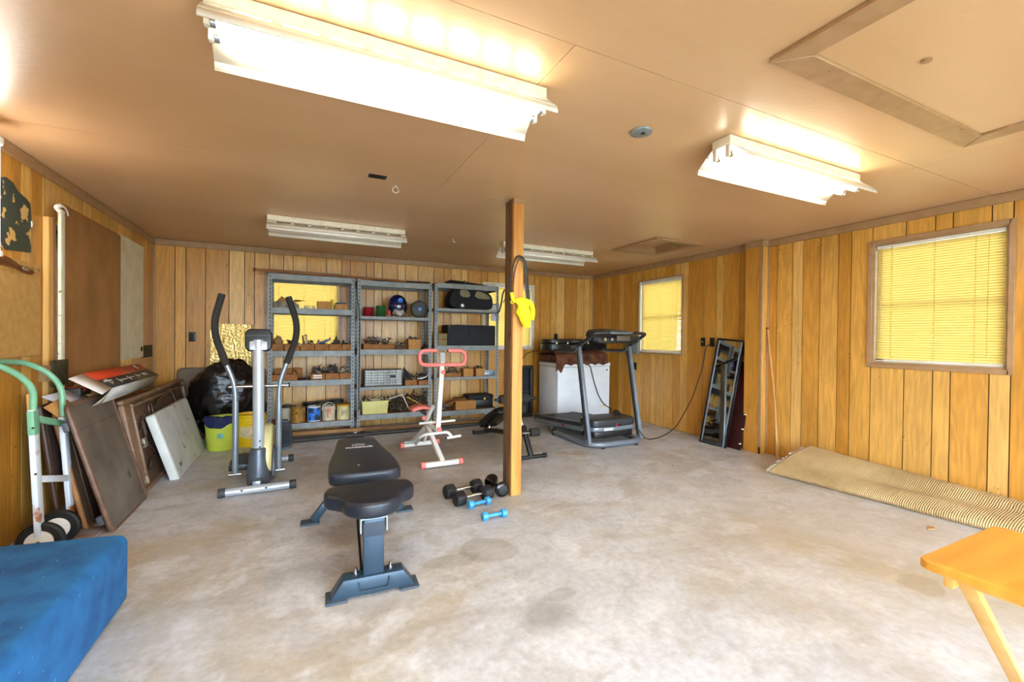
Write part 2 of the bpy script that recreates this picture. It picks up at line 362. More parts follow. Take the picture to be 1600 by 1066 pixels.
def tr8(name, *b): return MB().box(*b).build(name, TRIM, colm, bevel=.003, seg=1)
tr8('corner_trim', 4.694, 4.712, 3.232, 3.262, .08, ZC-.075); tr8('corner_trim', 4.788, 4.806, 3.225, 3.244, .08, ZC-.075); tr8('cap_trim', 4.69, 4.806, 3.228, 3.458, ZC-.074, ZC-.001)

# hatches
def hatch(name, label, x0, x1, y0, y1, fw, deep):
    t = thing(name, label, 'ceiling hatch', ((x0+x1)/2, (y0+y1)/2, ZC)); cx, cy = (x0+x1)/2, (y0+y1)/2; a, b_ = (x1-x0)/2, (y1-y0)/2
    for i in range(4):   # mitred boards
        w_, h_ = (a, b_) if i % 2 == 0 else (b_, a)
        mb = MB(); mb.prism([(-w_-fw, -h_-fw), (w_+fw, -h_-fw), (w_-.0, -h_), (-w_, -h_)], -.022, -.0005)
        o = mb.build('frame_board', TRIM, t, bevel=.003, seg=1); o.rotation_euler = (0, 0, i*PI/2)
    if deep:
        MB().box(-a, a, -b_, b_, .085, .095).build('hatch_door', CEIL, t)
        mb = MB(); mb.box(-a, a, -b_-.0, -b_+.012, -.02, .085); mb.box(-a, a, b_-.012, b_, -.02, .085); mb.box(-a, -a+.012, -b_, b_, -.02, .085); mb.box(a-.012, a, -b_, b_, -.02, .085); mb.build('hatch_lining', TRIM, t)
    else: MB().box(-a, a, -b_, b_, -.008, -.0005).build('hatch_door', CEIL, t)
    return t
hatch('attic_hatch', 'small square recessed attic hatch in ceiling near the far right corner', 3.64, 4.22, 3.78, 4.40, .075, True)
hatch('attic_hatch', 'large flat attic hatch framed with mitred boards, near right of ceiling', 1.80, 3.3, .45, 1.04, .11, False)
# cut for the deep hatch is in the panels; open the slab above it
bpy.data.objects.remove(ceil) if False else None
me = ceil.data; bm = bmesh.new(); hx0, hx1, hy0, hy1 = 3.62, 4.24, 3.76, 4.42
mb = MB(); Z0, Z1 = ZC+.009, ZC+.15
mb.box(XL-T, hx0, YF-T, YB+T, Z0, Z1); mb.box(hx1, XR+T, YF-T, YB+T, Z0, Z1); mb.box(hx0, hx1, YF-T, hy0, Z0, Z1); mb.box(hx0, hx1, hy1, YB+T, Z0, Z1); mb.box(hx0, hx1, hy0, hy1, ZC+.1, Z1)
vv = [bm.verts.new(v) for v in mb.v]; [bm.faces.new([vv[i] for i in f]) for f in mb.f]; bm.to_mesh(me); bm.free()

# ------------------------------------------------------------------ windows and blinds
def blind_mat():
    M_ = bpy.data.materials.new('yellowed_blind_vinyl'); M_.use_nodes = True; n = M_.node_tree.nodes; l = M_.node_tree.links
    n.remove(n['Principled BSDF']); out = n['Material Output']
    d = n.new('ShaderNodeBsdfDiffuse'); d.inputs[0].default_value = hx('#e3cf8a'); t = n.new('ShaderNodeBsdfTranslucent'); t.inputs[0].default_value = (.225, .142, .03, 1)
    a = n.new('ShaderNodeAddShader'); l.new(d.outputs[0], a.inputs[0]); l.new(t.outputs[0], a.inputs[1]); l.new(a.outputs[0], out.inputs[0]); d.inputs[0].default_value = (.26, .20, .08, 1)
    return M_
BLIND = blind_mat()
CORDM = BLIND.copy(); CORDM.name = 'ladder_tape'
for q_ in CORDM.node_tree.nodes:
    if q_.type == 'BSDF_TRANSLUCENT': q_.inputs[0].default_value = (.5, .42, .2, 1)
def pane_mat():
    M_ = bpy.data.materials.new('window_glass'); M_.use_nodes = True; n = M_.node_tree.nodes; l = M_.node_tree.links
    n.remove(n['Principled BSDF']); out = n['Material Output']; a = n.new('ShaderNodeBsdfTransparent'); b = n.new('ShaderNodeBsdfGlossy'); b.inputs['Roughness'].default_value = .03
    m_ = n.new('ShaderNodeMixShader'); f = n.new('ShaderNodeFresnel'); f.inputs[0].default_value = 1.45; l.new(f.outputs[0], m_.inputs[0]); l.new(a.outputs[0], m_.inputs[1]); l.new(b.outputs[0], m_.inputs[2]); l.new(m_.outputs[0], out.inputs[0]); return M_
PANE = pane_mat()
def window(n, label, tilt=66, fw=.035, frame=TRIM, inset=.0):
    ax, pos, lo, hi, z0, z1 = WIN[n]; W_, H_ = hi-lo, z1-z0
    # local frame: x along wall (to the viewer's right), y outward, z up; origin at bottom centre
    e = bpy.data.objects.new(n, None); COL.objects.link(e); e['kind'] = 'structure'
    e.location = (pos, (lo+hi)/2, z0) if ax == 'x' else ((lo+hi)/2, pos, z0); e.rotation_euler = (0, 0, -PI/2 if ax == 'x' else 0)
    mb = MB(); f = fw
    mb.box(-W_/2-f*.3, W_/2+f*.3, -.016, -.001, -f, 0); mb.box(-W_/2-f*.3, W_/2+f*.3, -.016, -.001, H_, H_+f); mb.box(-W_/2-f, -W_/2, -.016, -.001, -f, H_+f); mb.box(W_/2, W_/2+f, -.016, -.001, -f, H_+f)
    mb.build('casing', frame, e, bevel=.002, seg=1)
    mb = MB(); t_ = .014
    mb.box(-W_/2, W_/2, -.001, T, 0, t_); mb.box(-W_/2, W_/2, -.001, T, H_-t_, H_); mb.box(-W_/2, -W_/2+t_, -.001, T, t_, H_-t_); mb.box(W_/2-t_, W_/2, -.001, T, t_, H_-t_)
    mb.build('jamb', frame, e)
    mb = MB(); mb.box(-W_/2+t_, W_/2-t_, .10, .112, H_*.49, H_*.51)
    for x in (-W_/2+t_, W_/2-t_-.03): mb.box(x, x+.03, .085, .1, t_, H_-t_)
    mb.box(-W_/2+t_, W_/2-t_, .085, .1, t_, t_+.03); mb.box(-W_/2+t_, W_/2-t_, .085, .1, H_-t_-.03, H_-t_)
    mb.build('sash', WTRIM, e); MB().box(-W_/2+t_, W_/2-t_, .091, .094, t_, H_-t_).build('pane', PANE, e, smooth=0)
    b = thing('window_blind', label, 'blind', e.location, e.rotation_euler[2]); w2 = W_/2-t_-.008
    MB().box(-w2, w2, .012, .045, H_-t_-.03, H_-t_-.002).build('headrail', WTRIM, b, bevel=.003, seg=1)
    zz = H_-t_-.045; mb = MB(); a = math.radians(tilt)
    while zz > t_+.03:
        pr = []
        for k in range(4):
            u = (k/3-.5)*.026; c = .006*(1-(2*k/3-1)**2); pr.append((.028+u*math.cos(a)+c*math.sin(a), zz-u*math.sin(a)+c*math.cos(a)))
        wob = random.uniform(-.0007, .0007)
        mb.add([(-w2, y, z+wob) for y, z in pr]+[(w2, y, z-wob) for y, z in pr], [(k, k+1, k+5, k+4) for k in range(3)]); zz -= .0215
    mb.build('slat', BLIND, b, kind='stuff', fix=False)
    MB().box(-w2, w2, .018, .038, t_+.006, t_+.022).build('bottom_rail', WTRIM, b, bevel=.002, seg=1)
    mb = MB()
    for x in (-w2*.72, 0, w2*.60): mb.box(x-.0018, x+.0018, .0135, .0145, t_+.02, H_-t_-.03)
    mb.build('ladder_cord', CORDM, b, kind='stuff')
    MB().tube([(-w2+.045, .004, H_-.06), (-w2+.04, .006, H_*.22)], .003, 6).build('tilt_wand', mat('wand_clear', '#a88c3c', rough=.3), b)
    MB().tube([(w2-.09, .008, H_-.06), (w2-.095, .008, H_*.08)], .0014, 5).build('pull_cord', mat('cord_tan', '#8a6b2c', rough=.8), b)
    return e, b
window('window_1', 'large yellowed blind covering the near window on right wall, tan frame')
window('window_2', 'yellow-white blind with slats slightly open, far window on right wall', tilt=50, fw=.022)
[setattr(o_.data.materials, '__len__', None) if 0 else o_.data.materials.__setitem__(0, WTRIM) for o_ in bpy.data.objects['window_2'].children if o_.name.startswith('jamb')]
window('window_3', 'yellow blind glowing behind the leftmost steel shelf unit', fw=.03)
window('window_4', 'yellow blind on back wall half hidden behind the wooden post', fw=.024, frame=WTRIM)

# ------------------------------------------------------------------ fluorescent fixtures
TUBE_ON = emis('lit_tube', (1, .93, .74, 1), TUBE); TUBE_OFF = mat('unlit_tube', '#e8e8e4', rough=.2)
REFL = mat('reflector_enamel', '#f4f1e6', '#e9e5d6', rough=.28); HOUS = mat('fixture_housing', '#ece4d0', '#dcd2bb', rough=.45, scale=20)
def fixture(cx, cy, L, on, label, group='fluorescent strip lights on the ceiling'):
    t = thing('fluorescent_light', label, 'ceiling light', (cx, cy, ZC-.002), 0, group); h = L/2
    MB().box(-h, h, -.06, .06, -.048, 0).build('housing', HOUS, t, bevel=.003, seg=1)
    # reflector: two drooping wings, slots punched beside the housing
    for s in (-1, 1):
        mb = MB(); prof = [(.058, -.05), (.075, -.062), (.098, -.082)]
        n_ = 8; pitch = (L-.1)/n_; e0 = -h+.05
        (ya, za), (yb, zb), (yc, zc_) = prof
        def q(x0, x1, p, r_): mb.add([(x0, s*p[0], p[1]), (x1, s*p[0], p[1]), (x1, s*r_[0], r_[1]), (x0, s*r_[0], r_[1])], [(0, 1, 2, 3)])
        q(-h, e0, prof[0], prof[2]) 
        for k in range(n_):
            a = e0+k*pitch; q(a, a+pitch*.22, prof[0], prof[2])
            if s > 0: q(a+pitch*.22, a+pitch, prof[0], prof[2])
        q(e0+n_*pitch, h, prof[0], prof[2])
        q(-h, h, prof[2], (.15, -.128)); q(-h, h, (.15, -.128), (.158, -.155)); q(-h, h, (.158, -.155), (.154, -.158))
        mb.build('reflector_wing', REFL, t, solid=.0015, fix=False)
    MB().box(-h, h, -.06, .06, -.054, -.049).build('cover_plate', REFL, t)
    for y in (-.042, .042):
        tb = MB().cyl((-h+.035, y, -.098), (h-.035, y, -.098), .019, n=18).build('tube', TUBE_ON if on else TUBE_OFF, t)
        MB().cyl((-h+.018, y, -.098), (-h+.035, y, -.098), .0195).build('end_cap', CHROME, tb); MB().cyl((h-.035, y, -.098), (h-.018, y, -.098), .0195).build('end_cap', CHROME, tb)
        for x in (-h+.008, h-.008): MB().box(x-.009, x+.009, y-.013, y+.013, -.118, -.054).build('socket', WTRIM, t, bevel=.004)
    return t
fixture(.352, 1.79, 1.29, True, 'lit twin-tube fluorescent light nearest the camera, left of ceiling')
fixture(2.765, 1.72, 1.29, True, 'lit twin-tube fluorescent light on right of ceiling, near the large hatch')
fixture(.352, 4.775, 1.29, False, 'unlit white fluorescent light on far left of ceiling')
fixture(2.80, 4.775, 1.29, False, 'unlit white fluorescent light behind the wooden post')
t = thing('tube_lamp', 'bright bare tube lamp upright against left wall at the picture edge', 'lamp', (XL+.115, 3.305, 1.70))
MB().cyl((0, 0, .03), (0, 0, .60), .019, n=18).build('tube', emis('lit_wall_tube', (1, .97, .9, 1), TUBE*1.6), t)
MB().lathe([(.03, .60), (.034, .61), (.034, .635), (.02, .65)], 20).build('upper_cap', WHITE, t); MB().lathe([(.02, 0), (.032, .005), (.032, .028), (.026, .032)], 20).build('lower_cap', WHITE, t)
MB().box(-.113, -.09, -.025, .025, -.02, .66).build('backplate', WHITE, t, bevel=.004); 
for z in (.01, .62): MB().box(-.095, 0, -.01, .01, z-.006, z+.006).build('bracket', WHITE, t)

# ceiling odds and ends
t = thing('junction_cover', 'round galvanized cover plate on ceiling between lit lights', 'cover plate', (1.671, 1.864, ZC))
MB().lathe([(.052, -.012), (.058, -.010), (.06, -.002), (.058, -.0003)], 28).build('plate', mat('galvanized', '#9aa4a6', '#7f898c', rough=.5, metal=.6, scale=40), t); MB().cyl((.005, -.01, -.018), (.005, -.01, -.012), .009, n=10).build('screw', DARK, t)
t = thing('ceiling_vent', 'small black slotted vent plate on ceiling', 'vent', (.484, 3.235, ZC)); MB().box(-.062, .062, -.032, .032, -.006, -.0003).build('plate', DARK, t, bevel=.002, seg=1)
for y in (-.014, 0, .014): MB().box(-.045, .045, y-.003, y+.003, -.0075, -.0062).build('slat', MATTE, t)
t = thing('eye_hook', 'white screw ring hanging from ceiling near black vent', 'hook', (.639, 3.381, ZC)); MB().cyl((0, 0, -.004), (0, 0, -.0003), .014).build('base', WTRIM, t)
MB().tube([(.022*math.cos(a*PI/8), .0, -.03+.022*math.sin(a*PI/8)) for a in range(16)], .0035, 6, closed=True).build('ring', WTRIM, t)
t = thing('ceiling_hook', 'small bent hook in ceiling in front of the steel shelves', 'hook', (1.577, 4.864, ZC)); MB().tube([(0, 0, -.0003), (0, 0, -.03), (.012, 0, -.045), (.028, 0, -.035)], .004, 6).build('hook', WTRIM, t)
MB().cyl((0, 0, -.003), (0, 0, -.0003), .012).build('base', TRIM, t)
t = thing('ceiling_button', 'small round knob on ceiling beside the large hatch frame', 'knob', tuple(at(2, ZC, 1448, 90))); MB().lathe([(.008, -.018), (.018, -.016), (.018, -.008), (.010, -.0003)], 16).build('knob', TRIM, t)

# ------------------------------------------------------------------ wooden post with strap and yellow bag
t = thing('support_post', 'rough lumber post doubled from two boards holding up the ceiling', 'post', (1.597, 3.29, 0))
MB().box(-.045, .047, -.085, -.050, 0, ZC-.04).build('stud', OAK, t, bevel=.004)
MB().box(-.047, .045, -.0495, .075, 0, ZC-.002).build('stud', mat('post_lumber_aged', '#806041', '#5c432b', rough=.7, scale=5, stretch=(6, 6, .35), bump=.3, bscale=30, specks=('#4d2c12', 12, .68)), t, bevel=.004)
MB().box(-.046, .048, -.087, -.050, ZC-.04, ZC-.002).build('post_cap', TRIM, t, bevel=.002)
MB().cyl((-.02, -.10, 1.955), (-.02, -.0855, 1.96), .003, n=8).build('nail', CHROME, t)
t = thing('hanging_strap', 'dark looped rubber strap hanging from a nail on wooden post', 'strap', (1.60, 3.19, 0))
lp = [(-.08, 0, 1.60), (-.085, -.005, 1.70), (-.075, -.008, 1.82), (-.055, -.008, 1.91), (-.02, -.008, 1.965), (.03, -.006, 1.95), (.065, -.002, 1.88), (.075, .004, 1.78), (.085, .004, 1.68), (.088, 0, 1.60)]
MB().tube(fillet(lp, .04, 3), .009, 8, flat=.6).build('strap_loop', mat('strap_rubber', '#3a3432', '#2b2625', rough=.6), t)
lp2 = [(-.06, -.012, 1.62), (-.062, -.014, 1.74), (-.05, -.016, 1.84), (-.015, -.016, 1.945), (.03, -.014, 1.925), (.052, -.01, 1.84), (.056, -.006, 1.72), (.07, -.004, 1.61)]
MB().tube(fillet(lp2, .04, 3), .008, 8, flat=.6).build('strap_loop', mat('strap_rubber_worn', '#55504a', '#3f3a36', rough=.6), t)
def bag_fn(u, v):
    a = u*2*PI; r = .012+.046*math.sin(min(1, .08+(1-v)*.95)*PI*.92)**.75; cx = -.02+.075*(1-v)**.8; n_ = noise.noise(Vector((math.cos(a)*1.7, math.sin(a)*1.7, v*5)))
    rr = r*(1+.45*n_); return (cx+rr*math.cos(a), -.035+rr*.55*math.sin(a)-.01, 1.38+.235*v)
t = thing('yellow_bag', 'bright yellow cloth bag tied to strap on the wooden post', 'bag', (1.60, 3.19, 0))
YEL = mat('yellow_cloth', '#f2ea12', '#e0d400', rough=.7, bump=.2, bscale=25)
MB().grid(bag_fn, 28, 18).build('bag_body', YEL, t, smooth=180)
MB().tube(fillet([(-.088, -.04, 1.655), (-.078, -.045, 1.60), (-.05, -.05, 1.585), (-.01, -.055, 1.61), (.04, -.055, 1.60), (.06, -.045, 1.56)], .02), .020, 8, rs=None, flat=.8).build('bag_knot', YEL, t)
MB().tube([(-.088+.012*math.cos(a*PI/5), -.05, 1.578+.012*math.sin(a*PI/5)) for a in range(10)], .0035, 6, closed=True).build('bag_ring', YEL, t)
MB().tube(fillet([(.02, -.03, 1.60), (.085, -.05, 1.585), (.10, -.06, 1.50), (.085, -.06, 1.44)], .03), .019, 8).build('bag_strap', YEL, t)

# ------------------------------------------------------------------ left wall: opening, boards, brackets
WINL = WIN['window_5']
e = bpy.data.objects.new('window_5', None); COL.objects.link(e); e['kind'] = 'structure'
def lw(name, m_, *b, bev=.003): return MB().box(*b).build(name, m_, e, bevel=bev, seg=1)
JAMB = mat('weathered_jamb', '#b18a5e', '#8f6a42', rough=.7, stretch=(5, 5, .4))
lw('face_board', LUMB, XL+.001, XL+.035, 4.075, 4.14, .80, 2.09); lw('jamb_board', JAMB, XL-T, XL+.034, 4.141, 4.176, .80, 2.10)
lw('sash', WTRIM, XL-T, XL-T+.03, 4.18, 4.20, 1.0, 2.08)
MB().box(XL-.09, XL-.086, 4.20, 5.95, 1.0, 2.08).build('pane', PANE, e, smooth=0)
t = thing('upright_board', 'white-painted upright board with rusty chips beside brown plywood sheet', 'board', (-1.50, 4.045, 0))
MB().box(-.018, .0, .052, .112, .78, 2.155).build('plank', mat('chipped_white_paint', '#efe9d0', '#e0d8b8', rough=.6, scale=10, specks=('#7a6a3a', 28, .66)), t, bevel=.003)
MB().tube(fillet([(.0, .03, 2.13), (-.01, -.01, 2.155), (.01, .03, 2.175), (.005, .08, 2.175), (.005, .12, 2.165), (.005, .14, 2.13)], .03), .012, 8, flat=.4).build('tape_scrap', WHITE, t)
t = thing('plywood_sheet', 'stained brown plywood sheet covering opening in left wall', 'panel', (-1.535, 4.75, 0))
MB().box(-.008, .008, -.575, .555, .74, 2.215).build('sheet', mat('stained_plywood', '#ad7a47', '#8a5c30', rough=.6, scale=2.5, stretch=(1, 1, .6), bump=.1), t, bevel=.002, seg=1)
for y, z in ((-.55, 2.18), (.5, 2.18), (.5, 1.4)): MB().cyl((.0085, y, z), (.012, y, z), .006, n=8).build('nail_head', DARK, t)
t = thing('cream_board', 'cream-painted board with a round hole beside brown plywood sheet', 'panel', (-1.55, 5.67, 0))
MB().box(-.007, .007, -.35, .36, 1.04, 2.235).build('board', mat('cream_paint', '#e0d6b8', '#d3c7a4', rough=.6), t, bevel=.002, seg=1)
MB().cyl((.0072, .30, 1.13), (.010, .30, 1.13), .028).build('finger_hole', MATTE, t)
BRK = mat('rusty_dark_plate', '#4a4226', '#2c2616', rough=.75, scale=18)
for (y0, y1, z0, z1, x, lb) in ((3.97, 4.19, .93, 1.11, -1.50, 'dark rusty plate on left wall below plywood opening, nearer one'), (6.03, 6.40, 1.03, 1.165, -1.56, 'dark rusty plate on left wall near the back corner')):
    t = thing('wall_plate', lb, 'plate', (x, (y0+y1)/2, (z0+z1)/2)); h, k = (y1-y0)/2, (z1-z0)/2
    MB().box(-.006, .006, -h, h, -k, k).build('plate', BRK, t, bevel=.002); 
    for s in (-1, 1): MB().cyl((.007, s*h*.7, 0), (.014, s*h*.7, 0), .008, n=6).build('bolt', DARK, t)
    MB().box(XL+.001-x, -.0062, -h*.5, h*.5, -k*.6, k*.6).build('spacer', JAMB, t)
t = thing('hardboard_panel', 'tan hardboard panel with row of hooks along its top, left wall', 'panel', (XL+.012, 3.60, 0))
MB().box(-.010, .004, -.42, .41, 1.142, 1.745).build('sheet', mat('hardboard', '#c69a55', '#b98c48', rough=.8, scale=20), t, bevel=.002, seg=1)
for k in range(12): MB().tube([(.004, -.34+.064*k, 1.715), (.018, -.34+.064*k, 1.712), (.02, -.352+.064*k, 1.695)], .0022, 5).build('hook', mat('rusty_wire', '#6b5326', '#4b3718', rough=.6), t)
t = thing('torn_poster', 'dark green torn poster remnant peeling on left wall', 'poster', (XL+.004, 3.66, 0))
pl = [(.0, 1.79), (.27, 1.815), (.27, 1.90), (.283, 1.98), (.275, 2.03), (.262, 2.13), (.22, 2.15), (.13, 2.17), (.07, 2.21), (0, 2.22), (-.05, 2.2), (-.06, 1.8)]
M1 = Matrix(((0, 0, 1, 0), (1, 0, 0, 0), (0, 1, 0, 0), (0, 0, 0, 1)))
MB().prism(pl, -.001, .0012, M1).build('paper', mat('poster_print', '#343d34', '#c9a05c', rough=.6, scale=9, lo=.55, hi=.57, detail=3), t)
MB().prism([(.272, 1.98), (.284, 2.0), (.28, 2.02), (.268, 2.02)], .0013, .005, M1).build('paper_curl', WTRIM, t)
t = thing('turned_club', 'turned brown wooden handle jutting in front of hardboard panel', 'handle', (-1.50, 3.2, 1.68))
MB().tube([(0, -.25, .0), (0, 0, .012), (0, .12, .02), (0, .24, .018), (0, .33, .008), (0, .38, 0), (0, .42, -.004), (0, .50, -.012), (0, .53, -.014)], .02, 12, rs=[.03, .034, .036, .032, .022, .016, .020, .021, .017], flat=.7).build('turned_wood', mat('turned_wood', '#8a4f22', '#6d3915', rough=.4, stretch=(3, .6, 3)), t)
MB().box(.014, .017, .40, .46, -.014, .004).build('metal_ferrule', CHROME, t)
MB().box(-.06, -.015, .0, .04, -.01, .01).build('bracket', CHROME, t)

# ------------------------------------------------------------------ outlets and small wall items
def outlet(x, y, z, ax, label, sw=False):
    t = thing('wall_outlet', label, 'outlet', (x, y, z), -PI/2 if ax == 'x' else 0)
    MB().box(-.036, .036, -.006, -.0005, -.058, .058).build('cover', DARK, t, bevel=.002)
    for dz in ((0,) if sw else (-.02, .02)): MB().box(-.015, .015, -.009, -.0062, dz-.013, dz+.013).build('socket', MATTE, t, bevel=.003)
    if sw: MB().box(-.005, .005, -.018, -.009, -.002, .012).build('toggle', WTRIM, t)
outlet(-1.206, YB, 1.262, 'y', 'dark wall outlet on the back wall, left of the elliptical')
outlet(XR, 4.128, 1.262, 'x', 'dark light switch with white toggle on right wall', True)
outlet(XR, 3.985, 1.262, 'x', 'dark outlet with black cord plugged in, above the leaning mirror')
outlet(XR, 5.43, .86, 'x', 'dark outlet low on right wall behind the treadmill')
outlet(4.02, YB, 1.31, 'y', 'dark outlet on back wall just above the guitar case')
t = thing('electrical_box', 'grey steel electrical box on right wall behind treadmill console', 'electrical box', (XR, 5.46, 1.19))
MB().box(-.075, -.001, -.14, .14, -.13, .14).build('box', mat('box_grey', '#6d7270', '#62675f', rough=.5), t, bevel=.008); MB().box(-.08, -.076, -.12, .12, -.11, .0).build('cover', mat('box_cover', '#7c817d', rough=.5), t, bevel=.002)
MB().box(-.079, -.076, -.10, .08, .03, .10).build('window', MATTE, t)
for z in (-.09, .08): MB().cyl((-.08, .1, z), (-.084, .1, z), .006, n=8).build('screw', CHROME, t)
BLK = mat('cord_black', '#1b1a1a', rough=.5)
c = MB().tube(fillet([(XR-.012, 3.985, 1.235), (4.70, 3.99, 1.22), (4.72, 4.05, .95), (4.70, 4.20, .50), (4.66, 4.42, .10), (4.55, 4.46, .008), (4.35, 4.35, .008), (4.10, 4.26, .008), (3.92, 4.22, .03), (3.74, 4.125, .17), (3.66, 4.118, .20)], .15, 6), .006, 8).build('power_cord', BLK); tag(c, 'black power cord from wall outlet curving down to treadmill', 'cord')
c = MB().tube(fillet([(4.02, YB-.012, 1.29), (3.9, 6.48, 1.1), (3.30, 6.40, 1.05), (3.14, 6.35, .6), (3.10, 6.30, .25), (3.0, 6.26, .008), (2.85, 6.2, .008)], .2, 6), .006, 8).build('power_cord', BLK); tag(c, 'black cord hanging down left of the chest freezer', 'cord')
c = MB().tube(fillet([(4.04, 5.652, .885), (4.09, 5.64, .86), (4.16, 5.64, .62), (4.27, 5.645, .36), (4.38, 5.645, .23), (4.53, 5.66, .16), (4.6, 5.75, .10), (4.62, 5.9, .01)], .1, 6), .007, 8).build('power_cord', BLK); tag(c, 'black cord draped down the white front of freezer', 'cord')

# ------------------------------------------------------------------ steel shelving
HOLE = mat('slot_dark', '#24292c', rough=.9)
def shelving(name_label, x0, x1, levels, heavy):
    t = thing('steel_shelving', name_label, 'shelving', ((x0+x1)/2, 6.27, 0), 0, 'grey steel shelving units on the back wall'); h = (x1-x0)/2; d = .21; H = 2.045
    for sx in (-1, 1):
        for sy in (-1, 1):
            mb = MB(); X, Y = sx*h, sy*d
            mb.box(min(X, X-sx*.042), max(X, X-sx*.042), min(Y, Y-sy*.002), max(Y, Y-sy*.002), .02, H); mb.box(min(X, X-sx*.002), max(X, X-sx*.002), min(Y-sy*.002, Y-sy*.042), max(Y-sy*.002, Y-sy*.042), .02, H)
            p = mb.build('post', GALV, t)
            mb = MB(); z = .10
            while z < H-.03:
                if sy < 0: mb.box(X-sx*.021-.0055, X-sx*.021+.0055, Y-.0026, Y-.0021, z, z+.018)
                else: mb.box(X-sx*.021-.0055, X-sx*.021+.0055, Y-.0030, Y-.0025, z, z+.018)
                xi = X-sx*.0026; mb.box(min(xi, xi-sx*.0005), max(xi, xi-sx*.0005), Y-sy*.021-.0055, Y-sy*.021+.0055, z, z+.018)
                z += .05
            mb.build('slot', HOLE, p, kind='stuff')
            MB().box(X-.022-sx*.018, X+.022-sx*.018, Y-.022-sy*.018, Y+.022-sy*.018, 0, .02).build('foot', DARK, p)
    for z, hv in zip(levels, heavy):
        bh = .07 if hv else .038
        MB().box(-h+.003, h-.003, -d+.0035, d-.0035, z-.012, z).build('shelf_board', PBOARD, t)
        for s in (-1, 1):
            y = s*d; mb = MB(); ya, yb = min(y+s*.004, y-s*.0012+0), max(y+s*.004, y-s*.0012)
            mb.box(-h+.034, h-.034, ya, yb, z-bh, z+.001); mb.box(-h+.034, h-.034, min(y-s*.0012, y-s*.02), max(y-s*.0012, y-s*.02), z-bh, z-bh+.002)
            mb.build('shelf_beam', GALV, t, bevel=.001, seg=1)
            x = s*h; MB().box(min(x-s*.004, x-s*.008), max(x-s*.004, x-s*.008), -d+.03, d-.03, z-bh, z).build('side_beam', GALV, t)
    return t
L1 = [.195, .73, 1.10, 1.632, 2.045]; L2 = [.246, .613, 1.115, 1.556, 2.03]; L3 = [.225, .712, 1.168, 1.70, 2.06]
shelving('leftmost grey steel shelf unit, in front of a glowing window', -.359, .633, L1, (1, 1, 1, 1, 1))
shelving('middle grey steel shelf unit holding blue helmet and small-parts cabinet', .668, 1.662, L2, (1, 0, 1, 0, 1))
shelving('rightmost grey steel shelf unit holding black cases, behind pink machine', 1.705, 2.693, L3, (1, 0, 1, 0, 1))

def carton(x0, x1, y0, depth, z, h, label, group=None, m_=CARD, taper=.0, rz=0, name='cardboard_bin'):
    """open-topped bin: four walls and a floor"""
    t = thing(name, label, 'bin', ((x0+x1)/2, y0+depth/2, z+.001), rz, group); a, b_ = (x1-x0)/2, depth/2; k = .004; mb = MB()
    def slope(X, hh): return [(-a, -b_), (a, -b_)]
    mb.box(-a, a, -b_, b_, 0, k)
    o = MB(); o.add([(-a, -b_, 0), (a, -b_, 0), (a, b_, 0), (-a, b_, 0), (-a-taper, -b_-taper, h), (a+taper, -b_-taper, h), (a+taper, b_+taper, h), (-a-taper, b_+taper, h),
        (-a+k, -b_+k, k), (a-k, -b_+k, k), (a-k, b_-k, k), (-a+k, b_-k, k), (-a-taper+k, -b_-taper+k, h), (a+taper-k, -b_-taper+k, h), (a+taper-k, b_+taper-k, h), (-a-taper+k, b_+taper-k, h)],
        [(0, 3, 2, 1), (0, 1, 5, 4), (1, 2, 6, 5), (2, 3, 7, 6), (3, 0, 4, 7), (8, 9, 10, 11), (8, 12, 13, 9), (9, 13, 14, 10), (10, 14, 15, 11), (11, 15, 12, 8), (4, 5, 13, 12), (5, 6, 14, 13), (6, 7, 15, 14), (7, 4, 12, 15)])
    o.build('body', m_, t, smooth=0); mb.box(-a*.5, a*.5, -b_-.0015, -b_-.0004, h*.3, h*.34); mb.build('tape_strip', mat('tape_tan', '#8a602c', rough=.4), t, smooth=0); return t
JM = [mat('junk_steel', '#8d8a84', '#5a5752', rough=.45, metal=.6), mat('junk_dark', '#40382f', '#231d19', rough=.7), mat('junk_rust', '#7a4628', '#54301c', rough=.8), mat('junk_pale', '#c9c0ac', '#a89f8c', rough=.7), mat('junk_blue', '#2c5d86', '#234b6d', rough=.5)]
def junk(x0, x1, y0, y1, z0, z1, n_, label, cat='hardware', mats=(0, 1, 1, 2, 3), seed=1, ln=.09):
    """loose small hardware nobody could count, heaped in a bin or on a board"""
    R = random.Random(seed); root = None
    by = {}
    for _ in range(n_):
        mi = R.choice(mats); mb = by.setdefault(mi, MB()); x, y = R.uniform(x0, x1), R.uniform(y0, y1); z = R.uniform(z0, z1); kind = R.random()
        d = Vector((R.uniform(-1, 1), R.uniform(-.7, .7), R.uniform(-.15, .5))).normalized()*R.uniform(.4, 1)*ln*.5
        p, q = Vector((x, y, z))-d, Vector((x, y, z))+d
        for v in (p, q): v.x = min(max(v.x, x0), x1); v.y = min(max(v.y, y0), y1); v.z = max(v.z, z0+.004)
        if (q-p).length < .01: continue
        if kind < .5: mb.cyl(p, q, R.uniform(.003, .009), n=6)
        elif kind < .8: mb.bar(p, q, R.uniform(.008, .03), R.uniform(.003, .012))
        else: mb.cyl(p, p+(q-p).normalized()*.015, R.uniform(.01, .022), n=9)
    t = None
    for mi, mb in by.items():
        if t is None:
            t = tag(mb.build('loose_hardware', JM[mi], smooth=30), label, cat, kind='stuff')
        else: mb.build('pieces', JM[mi], t, smooth=30, kind='stuff')
    return t
